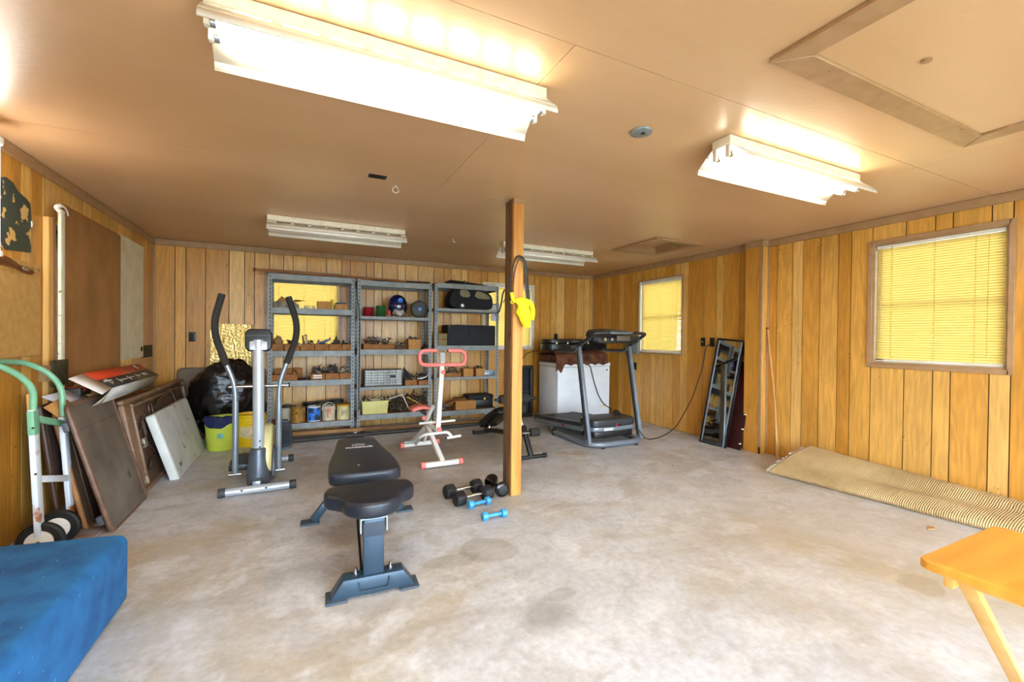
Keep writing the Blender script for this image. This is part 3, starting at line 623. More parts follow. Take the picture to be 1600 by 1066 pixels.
def binj(x0, x1, z, h, lab, jl, y0=6.075, depth=.26, m_=CARD2, group=None, seed=1, n_=34, up=.05, mats=(0, 1, 1, 2, 3)):
    carton(x0, x1, y0, depth, z, h, lab, group, m_)
    junk(x0+.012, x1-.012, y0+.015, y0+depth-.015, z+.02, z+h+up, n_, jl, mats=mats, seed=seed)

# --- left unit, window shelf (1.632)
z = L1[3]
t = thing('paper_stack', 'ragged stack of papers on left unit shelf by window', 'papers', (-.17, 6.24, z+.001))
for k in range(5):
    R = random.Random(k); MB().box(-.14+R.uniform(-.01, .01), .13+R.uniform(-.02, .02), -.1, .1, k*.016, k*.016+.0145).build('sheaf', mat('old_paper', '#a49a86', '#6f675a', rough=.9, scale=18), t, bevel=.003, seg=1)
MB().add([(-.11, -.05, .082), (.04, -.06, .082), (.0, .05, .085), (-.05, .0, .155), (-.02, -.01, .11)], [(0, 1, 3), (1, 2, 3), (0, 3, 2), (0, 2, 1)]).build('crumpled_sheet', CARD, t, smooth=0)
MB().add([(.05, -.08, .083), (.13, -.07, .083), (.22, -.09, .10), (.17, .02, .11), (.1, .05, .118)], [(0, 1, 2, 3, 4)]).build('torn_sheet', CARD, t, solid=.003)
carton(.185, .345, 6.08, .2, z, .098, 'open brown cardboard box on window shelf of left unit'); 
t = thing('yellow_tub', 'small translucent yellow tub between two boxes on window shelf', 'tub', (.365, 6.16, z+.001)); MB().lathe([(.012, 0), (.014, .002), (.017, .11), (.019, .112), (.019, .122), (.012, .124)], 18).build('tub', mat('yellow_tub', '#f0c21c', rough=.3), t)
MB().lathe([(.019, .1245), (.020, .128), (.018, .133), (.004, .134)], 18).build('lid', YEL, t)
carton(.392, .555, 6.08, .2, z, .07, 'low cardboard box with blue pack inside, window shelf'); t = thing('blue_pack', 'dark blue pack lying in low cardboard box', 'pack', (.475, 6.18, z+.006)); MB().box(-.07, .065, -.08, .08, 0, .088).build('pack', mat('navy_pack', '#2c4652', '#1f3440', rough=.5), t, bevel=.008); MB().box(-.05, .05, -.0815, -.0803, .02, .07).build('label_patch', mat('patch_blue', '#3c5b6a', rough=.5), t)
for k, (x, r) in enumerate(((.05, .012), (.085, .016), (.145, .015))):
    t = tag(MB().tube([(x+r*math.cos(a*PI/6), 6.12, z+.003+r+.004+r*math.sin(a*PI/6)) for a in range(12)], .006, 6, closed=True).build('metal_ring', JM[3 if k else 0]), ['small grey ring on the window shelf, leftmost of three', 'pale ring on the window shelf, middle of three', 'pale ring on the window shelf beside cardboard box'][k], 'ring', 'rings on the window shelf')
# --- left unit, bin shelf (1.10)
z = L1[2]; xs = [(-.322, -.195), (-.178, -.012), (.0, .156), (.162, .322), (.328, .478), (.484, .60)]
labs = ['first', 'second', 'third', 'fourth', 'fifth', 'last']
for k, (a, b_) in enumerate(xs):
    binj(a, b_, z, .082, 'low brown cardboard bin, %s from left on middle shelf of left unit' % labs[k], 'loose hardware in the %s bin of left unit middle shelf' % labs[k], group='low bins on the left unit', seed=20+k, up=.04 if k else .0, n_=34 if k else 12, mats=(1, 1, 0, 2, 3) if k != 3 else (1, 3, 4, 4, 0))
def blob(u, v, rx, ry, rz_, am=.2, sd=0):
    a = u*2*PI; b_ = (v-.5)*PI; d = Vector((math.cos(b_)*math.cos(a), math.cos(b_)*math.sin(a), math.sin(b_))); k = 1+am*noise.noise(d*2.2+Vector((sd, 0, 0))); return (rx*k*d.x, ry*k*d.y, rz_*k*d.z)
t = thing('paper_sack', 'crumpled tan paper sack in first bin of left unit', 'sack', (-.258, 6.20, z+.095)); MB().grid(lambda u, v: blob(u, v, .056, .08, .082, .35), 20, 12).build('sack', mat('sack_paper', '#b08a5c', '#93704a', rough=.9, bump=.3, bscale=18), t, smooth=60); MB().tube([(-.02, -.03, .065), (.0, -.02, .088), (.03, 0, .07)], .01, 6).build('twist', CARD, t)
def slab(nm, lab, cat, pts, w_, m_, th=.006):
    t = thing(nm, lab, cat, pts[0]); q = [Vector(p)-Vector(pts[0]) for p in pts]; mb = MB()
    for a, b_ in zip(q[:-1], q[1:]): mb.bar(a, b_, w_, th)
    mb.build('blade', m_, t, bevel=.001, seg=1); d = (q[-1]-q[-2]).normalized(); MB().cyl(q[-1], q[-1]+d*.012, th*.8).build('tip', DARK, t); return t
slab('sander_block', 'pale wooden block standing in third bin of left unit', 'block', [(.075, 6.19, z+.03), (.055, 6.2, z+.19)], .03, mat('pale_block', '#d9bf95', rough=.8), .02)
slab('rusty_blade', 'reddish upright blade standing in third bin beside pale block', 'blade', [(.04, 6.17, z+.03), (.02, 6.19, z+.185)], .02, JM[2], .008)
slab('paint_scraper', 'blue-handled scraper lying across the fourth bin', 'scraper', [(.20, 6.16, z+.06), (.26, 6.2, z+.11), (.33, 6.22, z+.13)], .04, JM[4], .012)
slab('putty_tube', 'white crushed tube lying across the fourth bin', 'tube', [(.19, 6.22, z+.09), (.34, 6.25, z+.15)], .035, JM[3], .02)
t = thing('funnel', 'dark olive funnel standing mouth down on fifth bin', 'funnel', (.42, 6.19, z+.078)); MB().lathe([(.055, 0), (.055, .008), (.018, .075), (.010, .10), (.006, .102)], 16).build('cone', mat('olive', '#4a4426', rough=.7), t); MB().cyl((0, 0, .1025), (0, 0, .118), .005).build('spout', DARK, t)
# --- left unit, shelf .73
z = L1[1]
binj(-.32, -.035, z, .075, 'wide low cardboard bin at left end of lower shelf, left unit', 'few dark parts in the wide low bin, left unit', seed=31, n_=10, up=.03)
carton(-.30, -.10, 6.345, .11, z, .13, 'taller cardboard box behind the wide bin, lower shelf', m_=CARD2); carton(-.09, .02, 6.345, .11, z, .13, 'open box with tall back behind wide bin, right one', m_=CARD2)
binj(.115, .282, z, .078, 'cardboard bin with two white label strips, lower shelf of left unit', 'heap of grey wire in the labelled bin', seed=33, up=.10, n_=70, mats=(0, 0, 1, 3))
binj(.288, .448, z, .078, 'cardboard bin of dark bolts beside labelled bin', 'heap of dark bolts in bin beside labelled bin', seed=34, up=.08, n_=60, mats=(0, 1, 1))
binj(.454, .60, z, .075, 'cardboard bin of steel tools at right end of lower shelf', 'steel tools sticking up from right end bin', seed=35, up=.07, n_=46, mats=(0, 1, 3))
t = tag(MB().box(.14, .245, 6.071, 6.0735, z+.022, z+.034).box(.14, .245, 6.071, 6.0735, z+.048, z+.060).build('label_strip', WHITE), 'two white label strips stuck on front of a cardboard bin', 'label')
junk(.03, .11, 6.10, 6.2, z+.002, z+.02, 9, 'few dark fittings loose on lower shelf between bins', seed=36, mats=(1,), ln=.05)
# --- left unit, bottom shelf: cans
z = L1[0]
def can(x, r, h, mm, lab, lid=None, handle=False, y=6.18, cat='can', patch=None, name='paint_can', taper=0):
    t = thing(name, lab, cat, (x, y, z+.001)); MB().lathe([(r-taper, 0), (r-taper, .004), (r, h-.012), (r+.003, h-.008), (r+.003, h), (r-.006, h), (r-.008, h-.006)], 28).build('can_body', mm, t)
    if lid: MB().lathe([(r+.004, h-.002), (r+.006, h+.002), (r+.006, h+.018), (r*.9, h+.022), (.01, h+.022)], 28).build('lid', lid, t)
    if handle: MB().tube([((r+.005)*math.cos(a*PI/10), -.02-.3*r*math.sin(a*PI/10), h*.72+r*1.25*math.sin(a*PI/10)) for a in range(11)], .0035, 6).build('bail_handle', WTRIM, t)
    if patch:
        vs = []; 
        for i in range(9):
            a = -PI/2-patch[1]+2*patch[1]*i/8; vs += [((r+.0012)*math.cos(a), (r+.0012)*math.sin(a), h*patch[2]), ((r+.0012)*math.cos(a), (r+.0012)*math.sin(a), h*patch[3])]
        MB().add(vs, [(2*i, 2*i+2, 2*i+3, 2*i+1) for i in range(8)]).build('can_label', patch[0], t)
    return t
can(-.027, .085, .185, mat('gold_spotted_tin', '#c79a4a', '#7c5426', rough=.35, metal=.3, scale=35), 'gold speckled tin can on bottom shelf, left unit')
can(.157, .078, .19, mat('paint_splashed_tin', '#dfe3e6', '#c9d0d6', rough=.4), 'white paint can with bright blue label, bottom shelf', patch=(mat('blue_label', '#1d6fd0', '#1a2c48', rough=.5, scale=14, lo=.5, hi=.55), 1.15, .06, .92))
can(.333, .078, .185, mat('off_white_pail', '#d3c7ac', '#bfb090', rough=.6, scale=15), 'dirty off-white pail between blue can and yellow-lidded tub', handle=True, patch=(mat('faded_label', '#b8664e', '#d8c8aa', rough=.7, scale=10), .35, .2, .95))
can(.515, .085, .175, mat('cream_tub', '#dccf9c', '#c9bb84', rough=.6, scale=12), 'cream tub with dirty yellow lid, right end of bottom shelf', lid=mat('ochre_lid', '#cf9d22', '#a47a18', rough=.6), patch=(mat('print_grey', '#9a9270', '#cfc59a', rough=.7, scale=25), .5, .3, .75))
can(-.15, .09, .17, mat('pale_pail', '#c9c7b4', '#b5b29c', rough=.6), 'pale pail with dark lid and white bail behind gold tin', lid=DARK, handle=True, y=6.36)
can(.10, .075, .215, DARK, 'dark can standing behind the blue labelled can', y=6.37); can(.27, .085, .205, mat('olive_tin', '#55512f', '#3b3820', rough=.5), 'olive tin with dark lid behind the pails', lid=DARK, y=6.37); can(.44, .088, .215, JM[1], 'dark brown tin at back of bottom shelf', lid=DARK, y=6.38)

# --- middle unit
z = L2[3]
def spool(x, r, h, mm, lab):
    t = thing('wire_spool', lab, 'spool', (x, 6.17, z+.001)); MB().lathe([(r, 0), (r, .006), (r*.5, .007)], 24).build('flange', DARK, t); MB().lathe([(r*.5, h-.007), (r, h-.006), (r, h)], 24).build('flange', DARK, t)
    mb = MB(); n_ = 12
    prof = []
    for k in range(n_):
        zz = .008+(h-.016)*k/n_; prof += [(r*.90, zz), (r*.955, zz+(h-.016)/n_*.5)]
    prof.append((r*.9, h-.008)); MB().lathe(prof, 24).build('wire_winding', mm, t)
spool(.82, .07, .125, mat('red_wire', '#a81f2c', '#7e1420', rough=.4), 'spool of red wire on middle unit upper shelf'); spool(.98, .066, .15, mat('green_wire', '#2f6b3c', '#20502c', rough=.4), 'spool of green wire beside the red one')
t = thing('small_orange_cone', 'orange-red plastic piece leaning by green spool', 'cone', (1.09, 6.16, z+.001)); MB().lathe([(.035, 0), (.036, .01), (.018, .09), (.006, .095)], 14).build('cone', mat('orange_red', '#c4482e', rough=.5), t); MB().lathe([(.0362, .012), (.0375, .022), (.0335, .023)], 14).build('band', WHITE, t)
t = thing('helmet', 'glossy dark blue helmet with light blue round badge', 'helmet', (1.22, 6.24, z+.16))
def helm(u, v):
    a = u*2*PI; b_ = -.32*PI+v*.82*PI; return (.132*math.cos(b_)*math.cos(a), .14*math.cos(b_)*math.sin(a), .16*math.sin(b_))
MB().grid(helm, 32, 20).build('shell', mat('blue_gloss', '#141a52', '#0c1036', rough=.08, coat=1), t, solid=.006, smooth=180)
MB().lathe([(.034, 0), (.034, .006), (.02, .01)], 20, Matrix.Translation((.01, -.142, .075)) @ Matrix.Rotation(PI/2+.35, 4, 'X')).build('badge', mat('light_blue_badge', '#3c7fd8', '#2460b4', rough=.3), t)
MB().grid(lambda u, v: (.09*math.cos(PI*1.15+u*PI*.7), -.005+.15*math.sin(PI*1.15+u*PI*.7), -.13+v*.07+.01*math.sin(u*9)), 14, 3).build('visor', mat('visor_white', '#9c9488', '#d0c8bc', rough=.5), t, solid=.008)
t = thing('round_fan', 'round dark grey disc with blue hub standing on edge', 'disc', (1.515, 6.19, z+.125))
MR = Matrix.Rotation(PI/2, 4, 'X')
MB().lathe([(.118, -.03), (.124, -.015), (.124, .015), (.118, .028), (.09, .042), (.03, .05)], 36, MR).build('body', mat('dark_grey_disc', '#4b4a41', '#3a3a33', rough=.6, scale=3), t); MB().lathe([(.028, .051), (.028, .058), (.012, .062)], 20, MR).build('hub', mat('blue_hub', '#5a8fe0', '#3a6cc4', rough=.3), t)
mb = MB()
for k in range(4): mb.tube([((.04+.02*k)*math.cos(a*PI/12), -.050+.0035*k, (.04+.02*k)*math.sin(a*PI/12)) for a in range(24)], .0015, 4, closed=True)
mb.build('ridge', DARK, t)
junk(1.08, 1.40, 6.08, 6.13, z+.004, z+.03, 26, 'small pale fittings scattered below the blue helmet', mats=(3, 0, 2), seed=41, ln=.04)
z = L2[2]
binj(.75, 1.155, z, .068, 'long low cardboard tray on middle unit centre shelf', 'hand tools heaped in the long low tray', seed=42, up=.10, n_=80); binj(1.165, 1.32, z, .06, 'small dark low box beside the long tray', 'dark fittings in the small low box', seed=43, up=.03, m_=mat('dark_card', '#5b3d26', rough=.9)); carton(1.345, 1.51, 6.075, .16, z, .138, 'upright tan cardboard box flaring open on centre shelf', taper=.008)
junk(1.355, 1.50, 6.09, 6.22, z+.05, z+.17, 24, 'dark tool heads in the upright tan box', seed=44, mats=(1, 1, 0)); junk(1.52, 1.63, 6.10, 6.3, z+.003, z+.07, 24, 'loose fittings at right end of centre shelf', seed=45)
z = L2[1]
t = thing('parts_cabinet', 'grey small-parts cabinet with rows of clear drawers', 'cabinet', (1.017, 6.19, z+.001)); W2, HH = .252, .226
MB().box(-W2, W2, -.0855, .09, 0, HH).build('case', mat('cabinet_grey', '#5d5f5c', '#4b4d4a', rough=.5), t, bevel=.004)
DR = mat('clear_drawer', '#9d9f98', '#7d7f77', rough=.15, coat=.5, scale=25); dr = None
for r in range(6):
    for c in range(6):
        x = -W2+.012+(2*W2-.024)*(c+.5)/6; zz = .012+(HH-.02)*(r+.5)/6
        if r == 3 and c == 4:
            MB().box(x-.034, x+.034, -.0875, -.086, zz-.014, zz+.014).build('drawer', MATTE, t); continue
        if dr is None:
            dr = MB().box(-.038, .038, -.010, 0, -.015, .015).build('drawer', DR, t, bevel=.002, seg=1); MB().box(-.012, .012, -.018, -.0102, -.009, -.004).build('knob', DR, dr); o = dr
        else: o = copy_tree(dr, t)
        o.location = (x, -.086, zz)
binj(1.30, 1.465, z, .075, 'cardboard bin right of the parts cabinet', 'black and steel tools in bin by parts cabinet', seed=47, up=.09, n_=44, mats=(1, 1, 0, 3)); binj(1.485, 1.64, z, .065, 'cardboard bin at right end of parts cabinet shelf', 'dark tools in the end bin by cabinet', seed=48, up=.09, n_=44, mats=(1, 1, 0))
t = thing('black_folder', 'black triangular folder propped in bin by parts cabinet', 'folder', (1.30, 6.24, z+.05)); MB().prism([(0, 0), (.15, 0), (.14, .05), (.01, .20)], -.006, .006, Matrix.Rotation(PI/2, 4, 'X')).build('cover', MATTE, t, bevel=.001, seg=1); MB().prism([(.004, .004), (.145, .004), (.135, .045), (.012, .18)], -.009, -.0065, Matrix.Rotation(PI/2, 4, 'X')).build('flap', DARK, t)
t = thing('white_horn', 'curved white plastic horn lying over end bin', 'trim piece', (1.56, 6.12, z+.085)); MB().tube(fillet([(-.08, 0, 0), (.02, 0, .01), (.08, .0, .06), (.10, 0, .12)], .05), .01, 10, rs=None).build('arc', WHITE, t); MB().cyl((.10, 0, .12), (.104, 0, .134), .008).build('end_cap', CHROME, t)
z = L2[0]
t = thing('plastic_crate', 'pale yellow ribbed plastic tub full of parts, bottom shelf', 'tub', (.905, 6.19, z+.001)); PY = mat('pale_yellow_plastic', '#dcd487', '#cfc677', rough=.5)
mb = MB(); a, b_, h = .16, .10, .175; k = .005
mb.add([(-a, -b_, 0), (a, -b_, 0), (a, b_, 0), (-a, b_, 0), (-a-.012, -b_-.012, h), (a+.012, -b_-.012, h), (a+.012, b_+.012, h), (-a-.012, b_+.012, h), (-a+k, -b_+k, k), (a-k, -b_+k, k), (a-k, b_-k, k), (-a+k, b_-k, k), (-a-.006, -b_-.006, h), (a+.006, -b_-.006, h), (a+.006, b_+.006, h), (-a-.006, b_+.006, h)],
    [(0, 3, 2, 1), (0, 1, 5, 4), (1, 2, 6, 5), (2, 3, 7, 6), (3, 0, 4, 7), (8, 9, 10, 11), (8, 12, 13, 9), (9, 13, 14, 10), (10, 14, 15, 11), (11, 15, 12, 8), (4, 5, 13, 12), (5, 6, 14, 13), (6, 7, 15, 14), (7, 4, 12, 15)]); mb.build('tub_body', PY, t, smooth=0)
MB().prism(rpoly(2*a+.04, 2*b_+.04, .02), h, h+.002).build('rim', PY, t) if False else None
mb = MB()
for i in range(11): x = -a+.012+i*(2*a-.024)/10; mb.bar((x, -b_-.002, .01), (x, -b_-.0135, h-.02), .008, .006, up=(0, 1, 0))
mb.build('rib', PY, t); mb = MB()
for s in (-1, 1): mb.box(-a-.018, a+.018, min(s*(b_+.012), s*(b_+.018)), max(s*(b_+.012), s*(b_+.018)), h-.014, h+.002); mb.box(min(s*(a+.012), s*(a+.018)), max(s*(a+.012), s*(a+.018)), -b_-.012, b_+.012, h-.014, h+.002)
mb.build('rim', PY, t, bevel=.002, seg=1)
junk(.76, 1.05, 6.11, 6.27, z+.08, z+.22, 60, 'dark and brass parts heaped in pale yellow tub', seed=51, mats=(1, 1, 2, 0, 3)); junk(1.11, 1.63, 6.09, 6.40, z+.006, z+.20, 130, 'tangle of dark tools, rods and tongs on bottom shelf', seed=52, mats=(1, 1, 0, 2, 2), ln=.26, cat='tools')
t = thing('frame_bracket', 'white bent angle bracket hanging over edge of bottom shelf', 'bracket', (1.09, 6.075, z+.12)); mb = MB(); mb.bar((0, 0, .075), (.17, 0, .135), .03, .012, up=(0, 0, 1)); mb.bar((.168, 0, .137), (.26, -.02, -.07), .03, .012, up=(0, 0, 1)); mb.build('angle', mat('bracket_white', '#d8d6cc', rough=.4), t, bevel=.003); MB().bar((.257, -.019, -.065), (.275, -.023, -.12), .022, .010).build('tip', DARK, t)
for i, (p, q, mm, lb) in enumerate((((1.30, 6.12, .02), (1.45, 6.2, .28), JM[2], 'rust-brown rod leaning among tools on bottom shelf'), ((1.36, 6.1, .03), (1.60, 6.16, .25), JM[1], 'long dark bar leaning right among tools on bottom shelf'), ((1.34, 6.14, .20), (1.52, 6.12, .10), mat('brass_rod', '#a8802e', rough=.4, metal=.5), 'ochre pole lying across tools on bottom shelf'))):
    o = thing('metal_bar', lb, 'bar', (p[0], p[1], z+p[2])); qq = Vector(q)-Vector(p); MB().bar((0, 0, 0), qq, .022, .014).build('shaft', mm, o, bevel=.002); MB().cyl(qq, qq*1.05, .012).build('end_knob', DARK, o)

# --- right unit
z = L3[3]
t = thing('instrument_case', 'black accordion-shaped bag with grey-green top panels and wheel', 'bag', (2.28, 6.24, z+.001)); t.scale = (1, 1, .95)
MB().prism(chaik([(-.34, .0), (.29, .0), (.34, .05), (.335, .19), (.28, .27), (.10, .315), (-.26, .325), (-.34, .20)], 2), -.14, .14, Matrix.Rotation(PI/2, 4, 'X')).build('case_body', mat('black_fabric', '#0e0d10', '#17141a', rough=.85), t, bevel=.012)
OG = mat('grey_green_panel', '#7d7754', '#6c6746', rough=.7)
MB().prism(chaik([(-.19, .19), (-.02, .185), (-.06, .30), (-.19, .31)], 1), .142, .148, Matrix.Rotation(PI/2, 4, 'X')).build('side_panel', OG, t); MB().prism(chaik([(.03, .18), (.30, .165), (.27, .225), (.14, .285), (.06, .29)], 1), .142, .148, Matrix.Rotation(PI/2, 4, 'X')).build('side_panel', OG, t)
w_ = MB().lathe([(.045, -.012), (.048, 0), (.045, .012), (.03, .014)], 22, Matrix.Translation((-.16, -.155, .055)) @ MR).build('wheel', JM[1], t); MB().lathe([(.022, .0145), (.022, .02), (.01, .022)], 16, Matrix.Translation((-.16, -.155, .055)) @ MR).build('hub_cap', WHITE, w_)
MB().tube(fillet([(-.06, -.1, .325), (-.02, -.11, .35), (.05, -.11, .35), (.09, -.1, .318)], .02), .008, 8).build('handle', DARK, t)
z = L3[2]
t = thing('speaker_cabinet', 'large black box with cable hanging down its front', 'box', (2.28, 6.24, z+.001)); MB().box(-.375, .375, -.155, .16, 0, .30).build('cabinet', MATTE, t, bevel=.008); MB().tube(fillet([(-.06, -.159, .29), (-.02, -.161, .20), (.02, -.161, .11), (.10, -.161, .07), (.18, -.161, .05)], .05), .0035, 6).build('cable', JM[1], t)
for x in (-.35, .35): MB().box(x-.02, x+.02, -.158, -.1552, .272, .296).build('corner_guard', JM[1], t)
MB().box(-.2, .2, -.1, .1, .3005, .308).build('papers', mat('old_paper2', '#8c8470', rough=.9), t)
MO = mat('olive_carton', '#8f865c', '#7b7350', rough=.8)
for k, (z0, z1) in enumerate(((0, .092), (.093, .178))):
    t = thing('parts_carton', ['olive carton at left of black box, lower of two', 'olive carton at left of black box, upper of two'][k], 'carton', (1.835, 6.2, z+.001+z0), 0, 'olive cartons on the right unit'); MB().box(-.068, .068, -.10, .10, 0, z1-z0-.002).build('carton_body', MO, t, bevel=.003); MB().box(-.069, .069, -.1015, -.10, z1-z0-.02, z1-z0-.003).build('lid_edge', CARD2, t)
z = L3[1]
binj(1.85, 2.11, z, .06, 'low cardboard bin behind the white machine column', 'tools heaped in low bin behind machine column', seed=61, up=.08, n_=50); 
for k, (a, b_) in enumerate(((2.15, 2.30), (2.345, 2.485))): binj(a, b_, z, .115, ['square tan box on right unit, left of a pair', 'square tan box on right unit, right of a pair'][k], ['coil and fittings in the left square tan box', 'fittings in the right square tan box'][k], m_=CARD, seed=62+k, up=.03, n_=26, group='pair of square tan boxes', mats=(1, 1, 2), depth=.16)
t = thing('metal_tin', 'small blue-grey metal tin beside the square tan boxes', 'tin', (2.58, 6.16, z+.001)); MB().box(-.085, .085, -.06, .06, 0, .065).build('tin_body', mat('blue_grey_tin', '#8794a0', '#5f6d7a', rough=.35, metal=.5, scale=30), t, bevel=.005); MB().box(-.087, .087, -.062, .062, .0655, .08).build('lid', mat('blue_grey_lid', '#9aa7b1', rough=.35, metal=.4), t, bevel=.003)
z = L3[0]
t = thing('carton', 'opened tan cardboard carton on bottom shelf of right unit', 'carton', (2.20, 6.17, z+.001), -.06); MB().box(-.155, .155, -.085, .09, 0, .13).build('carton_body', CARD, t, bevel=.002, seg=1); MB().add([(-.155, -.085, .131), (-.155, .09, .131), (-.27, .10, .09), (-.28, -.08, .07)], [(0, 1, 2, 3)]).build('flap', CARD2, t, solid=.004); MB().add([(-.15, .09, .131), (.1, .09, .131), (.09, .17, .15), (-.13, .17, .155)], [(0, 1, 2, 3)]).build('flap', CARD2, t, solid=.004)
t = thing('black_case', 'black tool case with round brass latch, bottom shelf', 'case', (2.475, 6.275, z+.001)); MB().box(-.20, .20, -.085, .17, 0, .12).build('case_base', DARK, t, bevel=.01); MB().box(-.205, .205, -.09, .172, .122, .19).build('lid', MATTE, t, bevel=.014); MB().lathe([(.02, 0), (.02, .004), (.012, .006)], 16, Matrix.Translation((.06, -.0905, .13)) @ MR).build('latch', mat('brass', '#b8923c', rough=.35, metal=.8), t)
junk(1.76, 1.98, 6.09, 6.3, z+.004, z+.09, 30, 'loose pale wire and fittings at left of bottom shelf', seed=65, mats=(3, 0, 1)); 
# --- on top of the units
t = thing('wooden_pole', 'long tan wooden pole lying along top of shelf units', 'pole', (-.50, 6.20, 2.075)); MB().tube([(0, 0, .02), (1.0, .01, .006), (1.83, .02, -.008)], .016, 12).build('pole_shaft', mat('pole_wood', '#a8703a', '#8a5526', rough=.55, stretch=(.6, 5, 5)), t); MB().cyl((-.03, 0, .02), (0, 0, .02), .019).build('end_ferrule', JM[2], t)
t = thing('dark_pole', 'dark brown pole continuing above the middle shelf unit', 'pole', (.9, 6.30, 2.07)); MB().bar((0, 0, 0), (.80, .01, .012), .05, .024).build('pole_shaft', mat('dark_brown_wood', '#33190c', '#241106', rough=.6), t, bevel=.004); MB().cyl((-.012, 0, 0), (0, 0, 0), .016).build('end_knob', JM[2], t)
t = thing('rolled_mat', 'black folded mat lying on top of right shelf unit', 'mat', (2.15, 6.24, 2.062)); MB().prism([(-.24, 0), (.42, 0), (.30, .02), (.02, .045), (-.20, .06)], -.14, .14, Matrix.Rotation(PI/2, 4, 'X')).build('mat_body', mat('dark_mat', '#1c120e', '#120b08', rough=.9), t, bevel=.006); MB().box(.0, .03, -.142, .142, -.0, .056).build('strap', DARK, t)
t = thing('hanging_belt', 'dark leather belt hanging on right end of shelf units', 'belt', (2.66, 6.03, 0)); MB().tube(fillet([(-.02, 0, 1.64), (.03, 0, 1.68), (.06, -.01, 1.80), (.08, -.01, 1.95), (.11, -.01, 2.02), (.15, -.01, 2.0), (.13, -.012, 1.90), (.09, -.014, 1.82)], .03), .012, 8, flat=.35).build('belt_strap', mat('belt_leather', '#3d3934', '#2b2824', rough=.6), t); MB().box(-.04, 0, -.01, .01, 1.615, 1.65).build('buckle', JM[0], t, bevel=.003)
t = thing('white_sheet', 'white card hanging in front of the back window beside post', 'card', (2.80, 6.50, 1.56)); MB().box(-.04, .10, 0, .003, 0, .26).build('card', mat('pale_card', '#c8c8d0', rough=.7), t); MB().box(-.04, .10, -.002, -.0005, .262, .275).build('clip', DARK, t); MB().tube([(.03, .0015, .26), (.03, .06, .605)], .002, 5).build('string', DARK, t)
t = thing('hanging_cable', 'dark cable hanging between the left and middle shelf units', 'cable', (.65, 6.03, 0)); MB().tube(fillet([(0, 0, 1.95), (.012, -.002, 1.75), (.035, -.002, 1.66), (.045, -.002, 1.5), (.04, 0, .55), (.045, 0, .35)], .1), .006, 6).build('cable_run', BLK, t); MB().cyl((.045, 0, .33), (.045, 0, .35), .011).build('plug', DARK, t)
t = thing('timber_batten', 'long tan timber batten lying low in front of shelf units', 'batten', (-.13, 6.0, .0)); MB().bar((0, -.02, .085), (.86, -.02, .075), .03, .046).build('timber', mat('batten_wood', '#9c6f3c', '#7f5629', rough=.7, stretch=(.5, 5, 5)), t, bevel=.003)
MB().bar((.862, -.02, .075), (2.75, .0, .055), .03, .046).build('timber', mat('batten_wood_dark', '#7d5529', '#62401c', rough=.7, stretch=(.5, 5, 5)), t, bevel=.003)
for x in (.02, .86, 1.75, 2.6): MB().box(x-.03, x+.03, -.03, .0, 0, .045).build('block', DARK, t)
t = thing('caster', 'small pale caster wheel under batten between shelf units', 'caster', (.64, 5.955, 0)); MB().cyl((-.012, 0, .028), (.012, 0, .028), .028, n=20).build('wheel', WTRIM, t); MB().box(-.018, .018, -.012, .012, .03, .062).build('fork', JM[0], t); 
t = thing('floor_pipe', 'dark round pipe lying on floor under shelf units', 'pipe', (-.13, 5.86, .025)); MB().cyl((0, 0, 0), (2.5, .10, 0), .024, n=12).build('pipe_run', mat('pipe_dark', '#3c3a3a', '#2b2a2a', rough=.6), t); MB().cyl((-.02, -.001, 0), (0, 0, 0), .028).build('end_cap', DARK, t)

# ------------------------------------------------------------------ elliptical trainer
t = thing('elliptical_trainer', 'silver elliptical trainer with tall curved black-gripped arms', 'exercise machine', (-.32, 4.3, 0))
RB = mat('end_cap_grey', '#3f4245', '#2c2e31', rough=.6)
def ecap(p, q, parent, m_=RB, r=.036):
    return MB().cyl(p, q, r, n=18).build('end_cap', m_, parent, bevel=.004)
MB().cyl((-.215, -.19, .037), (.24, -.175, .037), .032, n=20).build('front_stabilizer', LIGHTG, t)
ecap((-.265, -.192, .038), (-.213, -.19, .038), t); ecap((.238, -.175, .038), (.29, -.173, .038), t)
MB().cyl((-.2, .70, .037), (.21, .715, .037), .030, n=20).build('rear_stabilizer', LIGHTG, t); ecap((-.25, .698, .037), (-.2, .70, .037), t); ecap((.21, .715, .037), (.26, .717, .037), t)
for x in (-.1, .07): MB().cyl((x, -.218, .045), (x, -.21, .045), .008, n=10).build('bolt', DARK, t)
MB().bar((0, -.19, .075), (.0, .74, .075), .06, .05).build('main_beam', SILV, t, bevel=.006)
MB().lathe([(.085, .03), (.09, .10), (.078, .20), (.066, .30), (.062, .325), (.05, .335)], 28).build('column_shroud', mat('slate_plastic', '#59616b', '#4c545e', rough=.3, metal=.3), t)
MB().cyl((0, 0, .30), (-.006, .0, 1.255), .043, n=24).build('column', LIGHTG, t)
for z in (.345, .395): MB().cyl((.012, -.045, z), (.012, -.041, z), .007, n=10).build('adjust_hole', MATTE, t)
def disc(u, v, y0, y1, cz, h):
    pass
pf = chaik([(-.02, .08), (-.06, .24), (.02, .43), (.20, .505), (.40, .46), (.56, .30), (.60, .12), (.40, .07)], 3)
MM = Matrix(((0, 0, 1, 0), (1, 0, 0, 0), (0, 1, 0, 0), (0, 0, 0, 1)))
MB().prism(pf, -.055, .10, MM).build('flywheel_housing', mat('ivory_plastic', '#ddd49a', '#d2c88c', rough=.35), t, bevel=.03, seg=4)
MB().prism([(y*.8+.0, z*.62) for y, z in pf], .101, .125, MM).build('lower_cover', mat('slate_plastic2', '#565d66', rough=.35), t, bevel=.008)
